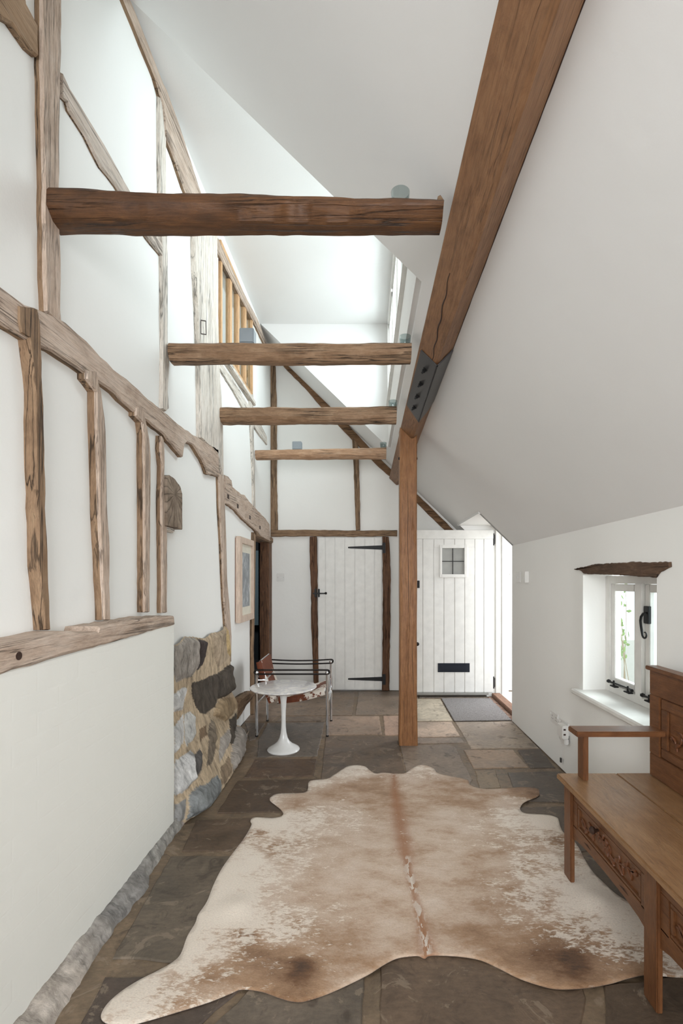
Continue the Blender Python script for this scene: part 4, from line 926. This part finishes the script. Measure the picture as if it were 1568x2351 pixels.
for x, z in ((ax0, .29), (ax1, .29), (ax0, .515), (ax1, .34)): link('cross_tube', M().tube([(x, az0, z), (x, az1, z)], .009, 12), CHROME, ac, auto=40)
# seat rails and back pivot
m = M()
for y in (az0 + .045, az1 - .045):
    m.tube([(-.80, y, .29), (-.38, y, .385)], .011, 12); m.tube([(-.955, y, .665), (-.905, y, .50), (-.84, y, .30)], .011, 12)
m.tube([(-.955, az0 + .045, .665), (-.955, az1 - .045, .665)], .011, 12); m.tube([(-.38, az0 + .045, .385), (-.38, az1 - .045, .385)], .011, 12)
m.tube([(ax0, az0 + .01, .50), (-.905, az0 + .02, .50), (-.905, az1 - .02, .50), (ax0, az1, .50)], .010, 12)
link('sling_frame', m, CHROME, ac, auto=40)
# slings (with wrapped edges)
def sling(p, q, sag, nv):
    m = M(); R = []; n = 20; ya, yb = az0 + .03, az1 - .03
    for i in range(n + 1):
        t = i / n; X = p[0] + (q[0] - p[0]) * t; z = p[1] + (q[1] - p[1]) * t; s = math.sin(t * math.pi) * sag; X += nv[0] * s; z += nv[1] * s
        prof = []
        for y, dn in ((ya - .005, .05), (ya - .012, .02), (ya - .006, .002), (ya + .02, -.004), ((ya + yb) / 2, .004), (yb - .02, -.004), (yb + .006, .002), (yb + .012, .02), (yb + .005, .05), (yb + .001, .05), (yb + .004, .02), (yb - .01, .008), ((ya + yb) / 2, .012), (ya + .01, .008), (ya - .004, .02), (ya - .001, .05)):
            prof.append((X + nv[0] * dn, y, z + nv[1] * dn))
        R.append(prof)
    return m.rings(R)
link('seat_sling', sling((-.79, .335), (-.375, .415), .015, (.19, -.98)), HIDE2, ac, auto=60)
link('back_sling', sling((-.94, .672), (-.825, .305), .012, (-.94, -.34)), HIDE2, ac, auto=60)
# leather strap arms: a belt loop on each side
for yc, bow in ((az0, 0), (az1, .012)):
    x0, x1, hv_ = ax0, ax1, .0185; hz = .575 if yc == az0 else .592; pts = []
    for t in np.linspace(0, 1, 16): pts.append((x0 + (x1 - x0) * t, hz - hv_ - bow * .7 * math.sin(math.pi * t)))
    for a_ in np.linspace(-1.2, 1.2, 9): pts.append((x1 + .021 * math.cos(a_), hz + hv_ * math.sin(a_)))
    for t in np.linspace(1, 0, 16): pts.append((x0 + (x1 - x0) * t, hz + hv_ - bow * math.sin(math.pi * t)))
    for a_ in np.linspace(1.2, -1.2, 9): pts.append((x0 - .021 * math.cos(a_), hz + hv_ * math.sin(a_)))
    m = M(); n = len(pts); R = []
    for i in range(n):
        t = (Vector(pts[(i + 1) % n]) - Vector(pts[i - 1])).normalized(); sx1, sz1 = -t.y * .0045, t.x * .0045; X, z = pts[i]
        R.append([(X + sx1, yc - .016, z + sz1), (X - sx1, yc - .016, z - sz1), (X - sx1, yc + .016, z - sz1), (X + sx1, yc + .016, z + sz1)])
    m.rings(R, closed=True); link('arm_strap', m, BLKLEATHER, ac, auto=50)
    for x in (ax0, ax1): link('strap_end', M().lathe([(.002, -.016), (.017, -.012), (.019, 0), (.017, .008), (.002, .012)], (x, yc, hz - .004), 14), CHROME, ac, auto=50)

# ------------------------------------------------------------------ carved oak settle
bn = empty('carved_bench', (1.15, 1.6, 0), 'carved oak hall bench with drawers along the right wall', 'bench')
seat = M().bbox(.915, 1.20, .90, 2.322, .446, .472, .005); seat.bbox(1.2015, 1.385, .90, 2.322, .446, .472, .003)
link('seat', seat, SEAT, bn)
for y0, y1 in ((2.215, 2.287), (1.557, 1.632), (.925, 1.0)):
    link('leg', M().bbox(.937, .9575, y0, y1, .011 if y0 > 2 else 0, .446, .003), BENCH['z'], bn)
for y0, y1 in ((2.215, 2.287), (.925, 1.0)): link('leg', M().bbox(1.345, 1.367, y0, y1, 0, .446, .003), BENCH['z'], bn)
def carving(cy, cz, L, hh, X, sgn=-1, seed=1, flower=True):
    m = M(); r = random.Random(seed)
    def lobe(y, z, l, w, a, ht=.006):
        n = 10; ring = []
        u = (math.cos(a), math.sin(a)); v = (-u[1], u[0]); R0 = []; R1 = []
        for j in range(2 * n):
            t = j / n if j < n else 2 - j / n; s = 1 if j < n else -1; wd = w * math.sin(math.pi * t) ** .8 * (1.1 - .5 * t) * s; bend = .25 * w * math.sin(math.pi * t)
            R0.append((y + u[0] * l * t + v[0] * (wd + bend), z + u[1] * l * t + v[1] * (wd + bend))); R1.append((y + u[0] * l * (.06 + .88 * t) + v[0] * (wd * .6 + bend), z + u[1] * l * (.06 + .88 * t) + v[1] * (wd * .6 + bend)))
        m.rings([[(X, p[0], p[1]) for p in R0], [(X + sgn * ht * .7, p[0], p[1]) for p in R0], [(X + sgn * ht, p[0], p[1]) for p in R1]])
    for s in (-1, 1):
        pts = [(X + sgn * .003, cy + s * L * t, cz + hh * .45 * math.sin(t * 5.2) * (1 if s > 0 else -1)) for t in np.linspace(.04, .95, 24)]
        m.tube(pts, [.0042 - .0018 * i / 24 for i in range(24)], 6)
        for i in range(3, 24, 4):
            p = pts[i]; up = 1 if (i // 4) % 2 else -1
            lobe(p[1], p[2], .042, .010, (math.pi / 2 * up) + s * -.9 * up if s > 0 else math.pi / 2 * up + .9 * up, .007)
            lobe(p[1], p[2], .034, .008, (-math.pi / 2 * up) + r.uniform(-.4, .4), .006)
        lobe(pts[-1][1], pts[-1][2], .045 * 1, .012, 0.3 if s > 0 else math.pi - .3, .007)
    if flower:
        for q in range(5): lobe(cy, cz, .034, .012, q * 2 * math.pi / 5 + .3, .009)
        m.lathe([(.001, sgn * .012), (.006, sgn * .011), (.008, sgn * .004), (.008, 0)], (X, cy, cz), 12, 'x')
    return m
for y0, y1 in ((1.632, 2.215), (1.0, 1.557)):
    XA = .948; m = M()
    # apron frame: top rail, stiles, shaped bottom rail
    m.bbox(XA, XA + .02, y0, y1, .395, .446, .002); m.bbox(XA, XA + .02, y1 - .045, y1, .275, .396, .002); m.bbox(XA, XA + .02, y0, y0 + .035, .275, .396, .002)
    pb = [(y0, .282), (y1, .282), (y1, .212), (y1 - .05, .226), (y1 - .14, .235), ((y0 + y1) / 2, .238), (y0 + .14, .235), (y0 + .05, .226), (y0, .212)]
    m.prism(pb[::-1], lambda u, v, d: (d, u, v), XA + .02, XA, .001)
    ap = link('apron', m, BENCH['y'], bn)
    for q in (.25, .75):
        c_ = y0 + (y1 - y0) * q; link('finger_groove', M().tube([(XA + .001, c_ - .035, .258), (XA + .0, c_, .262), (XA + .001, c_ + .035, .258)], [.001, .004, .001], 6), GROOVE, ap)
    dr = M().box(XA + .009, XA + .022, y0 + .035, y1 - .045, .28, .396)
    for (a, b, c, d) in ((y0 + .037, y1 - .047, .378, .394), (y0 + .037, y1 - .047, .284, .297), (y0 + .037, y0 + .055, .2975, .3775), (y1 - .065, y1 - .047, .2975, .3775)): dr.bbox(XA + .002, XA + .012, a, b, c, d, .002)
    drw = link('drawer', dr, BENCH['y'], bn)
    link('carving', carving((y0 + y1) / 2 - .005, .338, (y1 - y0) / 2 - .10, .035, XA + .009), CARVE, drw, auto=50)['label'] = 'relief of curling leaves and flowers'
    link('knob', M().lathe([(.005, 0), (.006, -.012), (.014, -.018), (.016, -.026), (.01, -.034), (.001, -.035)], (XA + .006, (y0 + y1) / 2 + .06, .372), 18, 'x'), GROOVE, drw, auto=50)
m = M(); XBk = 1.352
bz0, bz1 = .90, 2.305
for a, b in ((bz1 - .075, bz1), (1.60, 1.66), (bz0, bz0 + .07)): m.bbox(XBk, XBk + .022, a, b, .5805, .8575, .002)
m.bbox(XBk, XBk + .022, bz0, bz1, .858, .972, .003); m.bbox(XBk, XBk + .022, bz0, bz1, .474, .58, .003); m.box(XBk + .014, XBk + .0205, bz0 + .072, bz1 - .077, .5805, .8575)
link('backrest', m, BENCH['y'], bn)
link('top_rail', M().bbox(1.335, 1.395, .89, 2.312, .973, .992, .003), BENCH['y'], bn)
for a, b in ((1.66, 2.23), (.97, 1.60)):
    m = M(); q = .045
    for (c, d, e, f_) in ((a + .008, b - .008, .852 - q, .852), (a + .008, b - .008, .586, .586 + q - .005), (a + .008, a + q, .6275, .8065), (b - q - .01, b - .008, .6275, .8065)): m.bbox(XBk + .004, XBk + .014, c, d, e, f_, .003)
    pn = link('back_panel', m, BENCH['y'], bn)
    link('carving', carving((a + b) / 2, .718, (b - a) / 2 - .10, .09, XBk + .011, -1, 5), CARVE, pn, auto=50)['label'] = 'relief of curling leaves and tulip flowers'
for y0 in (2.19,):
    link('arm_rest', M().bbox(.955, 1.36, y0, y0 + .095, .686, .711, .004), BENCH['x'], bn)
    link('arm_post', M().bbox(1.004, 1.028, 2.232, 2.292, .472, .686, .002), BENCH['z'], bn)
link('arm_rest', M().bbox(.955, 1.36, .93, 1.025, .686, .711, .004), BENCH['x'], bn); link('arm_post', M().bbox(1.004, 1.028, .94, 1.0, .472, .686, .002), BENCH['z'], bn)

# ------------------------------------------------------------------ cowhide rug
hp = [(905,1776),(880,1774),(862,1776),(848,1768),(838,1760),(820,1757),(800,1759),(785,1767),(765,1780),(750,1788),(712,1793),(707,1810),(704,1817),(690,1821),(640,1822),(622,1830),(620,1838),(632,1848),(646,1860),(650,1870),(640,1876),(620,1878),(585,1877),(575,1884),(577,1895),(560,1925),(535,1958),(510,1993),(490,2032),(475,2070),(455,2100),(448,2120),(430,2150),(415,2190),(395,2210),(360,2230),(320,2250),(280,2275),(248,2303),(232,2330),(238,2345),(262,2353),(300,2352),(335,2344),(400,2325),(480,2300),(530,2280),(555,2271),(600,2276),(640,2290),(670,2298),(700,2298),(760,2278),(840,2240),(880,2215),(910,2200),(940,2195),(960,2194),(975,2200),(990,2193),(1050,2195),(1100,2203),(1140,2220),(1190,2245),(1240,2262),(1280,2270),(1340,2268),(1400,2258),(1440,2246),(1480,2238),(1520,2240),(1560,2243),(1610,2240),(1640,2220),(1620,2190),(1560,2150),(1490,2105),(1440,2070),(1413,2052),(1384,2025),(1362,2003),(1343,1974),(1328,1945),(1312,1925),(1294,1912),(1286,1897),(1283,1885),(1278,1877),(1255,1871),(1210,1868),(1196,1862),(1195,1852),(1205,1841),(1235,1828),(1238,1818),(1232,1810),(1200,1807),(1170,1809),(1110,1811),(1080,1802),(1072,1790),(1030,1781),(1005,1775),(995,1764),(978,1757),(962,1757),(945,1765),(930,1775)]
HP = catmull([onfloor(x, y, .006) for x, y in hp], 5)
smp = """800,1765,.7,.2 760,1820,.1,.5 850,1820,.05,.55 720,1800,.7,.2 880,1850,.0,.5 960,1770,.6,.3 1000,1820,0,.4 1050,1830,0,.55 1100,1840,0,.45 1215,1812,.1,.7 1150,1850,.4,.3 632,1832,.5,.25 680,1845,.1,.5 700,1880,.7,.3 590,1890,1,0 625,1900,1,0
800,1880,.5,.3 780,1950,.3,.3 600,1915,.5,.6 640,1950,.58,.5 560,1990,.9,.1 520,2050,1,0 540,2100,1,0 480,2120,1,.1 620,2060,.5,.3 620,2110,.62,.4 650,2140,.75,.5 680,2060,.3,.35 750,2050,.1,.3 850,2050,0,.3 850,1950,.1,.3 700,2120,.62,.5 760,2100,.4,.35 800,2150,.1,.4 690,2235,0,1 600,2200,.2,.6 560,2160,.65,.8 500,2230,.4,.5 400,2260,.6,.4 300,2310,.85,.15 440,2180,.95,.1 350,2240,.9,.1 780,2230,.25,.4 850,2200,.05,.45 740,2180,.3,.45 630,2250,.2,.75 540,2250,.3,.6 420,2300,.5,.5 510,2190,.7,.4 580,2110,.95,.1 570,2060,.9,.1
1000,1900,.1,.3 1100,1900,.35,.3 1180,1880,.75,.3 1250,1890,1,0 1275,1930,.55,.6 1200,1950,.5,.45 1100,1980,.1,.35 1000,2000,0,.25 1050,2080,0,.35 1150,2050,.4,.45 1280,2000,.65,.4 1250,2050,.65,.4 1300,2080,.85,.3 1340,2040,1,.1 1370,2070,1,0 1420,2120,1,.1 1480,2150,1,.1 1200,2120,.5,.5 1300,2140,.6,.6 1380,2170,.62,.8 1440,2200,.6,.8 1250,2180,.2,.7 1150,2170,.1,.55 1320,2215,0,1 1280,2250,0,.7 1400,2240,.15,.6 1060,2150,0,.55 1000,2150,.1,.35 1050,2200,0,.4 1150,2230,0,.55 1250,1990,.65,.5 1350,2120,.75,.6 1400,2150,.8,.5 1220,2080,.65,.5 1560,2200,.6,.6 1600,2220,.7,.5 1000,2080,.0,.25 900,2100,.0,.3 900,2160,.05,.35 1460,2230,.2,.7"""
SM = np.array([[float(v) for v in s.split(',')] for s in smp.split()]); SP_ = np.array([onfloor(x, y) for x, y in SM[:, :2]])
hv, hf = cdt(HP, .018)
d2_ = ((hv[:, None, :] - SP_[None]) ** 2).sum(2); wgt = 1 / (d2_ + .0012) ** 1.6; wgt /= wgt.sum(1, keepdims=True)
Wh, Tn = wgt @ SM[:, 2], wgt @ SM[:, 3]
spn = [onfloor(x, y) for x, y in ((903,1776),(908,1830),(916,1880),(928,1950),(938,2000),(952,2060),(965,2110),(975,2160),(984,2205))]
spw = [.03,.045,.075,.07,.03,.025,.028,.045,.06]
sd = np.array([b for a, b in spn]); sx_ = np.array([a for a, b in spn]); o_ = np.argsort(sd)
xc = np.interp(hv[:, 1], sd[o_], sx_[o_]); ww_ = np.interp(hv[:, 1], sd[o_], np.array(spw)[o_] * .66)
SPN = np.exp(-((hv[:, 0] - xc) / ww_) ** 2)
wsp = np.exp(-((hv[:, 0] - xc) / .014) ** 2) * ((hv[:, 1] > 1.80) & (hv[:, 1] < 2.42))
_, ed = inside_dist(hv, HP)
zz = .007 + .004 * np.clip(ed / .05, 0, 1) + np.array([.004 * mnoise.noise(Vector((a * 2.2, b * 2.2, 0))) for a, b in hv]) * np.clip(ed / .1, 0, 1)
for (x, y, s_, q) in ((540, 2088, .06, .014), (1370, 2075, .07, .016)):
    a, b = onfloor(x, y); r_ = np.hypot(hv[:, 0] - a, hv[:, 1] - b); zz += q * np.exp(-(r_ / s_) ** 2)
zz = np.maximum(zz, .005)
m = M(); n = len(hv); m.add([(float(a), float(b), float(z)) for (a, b), z in zip(hv, zz)], hf)
def hidemat():
    k = NT('cowhide', .75, spec=.2); w = k.attr('white').outputs['Fac']; t = k.attr('tone').outputs['Fac']; s = k.attr('spine').outputs['Fac']; ws = k.attr('spine_white').outputs['Fac']
    n1 = k.noise(k.coord((34, 78, 1), (0, 0, .3)), 1, 5, .68, .5); n2 = k.noise(k.coord((5, 9, 1)), 1, 4, .6); n3 = k.noise(k.coord((120, 300, 1), (0, 0, .2)), 1, 2); n4 = k.noise(k.coord((11, 17, 1), (0, 0, .3)), 1, 3)
    tone = k.math('ADD', t, k.math('MULTIPLY', k.math('SUBTRACT', n2, .5), .9)); tone = k.math('ADD', tone, k.math('MULTIPLY', k.math('SUBTRACT', n1, .5), .4))
    c = k.ramp(tone, [(0, (220, 203, 188)), (.3, (198, 175, 155)), (.55, (164, 132, 104)), (.85, (112, 80, 54)), (1, (78, 56, 40))])
    c = k.mix(k.math('MULTIPLY', s, .8), c, (146, 92, 50))
    wn = k.math('MULTIPLY_ADD', k.math('SUBTRACT', n1, .5), 2.2, k.math('ADD', w, k.math('MULTIPLY', k.math('SUBTRACT', n4, .5), 1.3))); wn = k.math('MULTIPLY', k.math('SUBTRACT', wn, .44), 3.2, clamp=True)
    ed_ = k.math('GREATER_THAN', w, .12); wn = k.math('MULTIPLY', wn, ed_)
    c = k.mix(k.math('MULTIPLY', wn, .85), c, (232, 220, 206))
    w2_ = k.math('MULTIPLY', ws, k.math('GREATER_THAN', k.noise(k.coord((40, 14, 1)), 1, 2), .5)); c = k.mix(w2_, c, (215, 204, 192))
    c = k.mix(.35, c, k.ramp(n3, [(.3, BW(.62)), (.7, BW(1.25))]), 'MULTIPLY'); k.color(c)
    p = k.bump(n3, .35, .003); k.bump(n1, .25, .006, p)
    k.b.inputs['Sheen Weight'].default_value = .15; return k.m
o = link('cowhide_rug', m, hidemat(), smooth=True, org=(0, 2.5, 0)); tag(o, 'large tan and white speckled cowhide rug spread on the stone flags', 'rug')
for nm, A in (('white', Wh), ('tone', Tn), ('spine', SPN), ('spine_white', wsp)):
    a = o.data.attributes.new(nm, 'FLOAT', 'POINT'); a.data.foreach_set('value', A.astype(float).tolist())
sk = o.modifiers.new('thickness', 'SOLIDIFY'); sk.thickness = .004; sk.offset = -1
# small dark marks on the hide
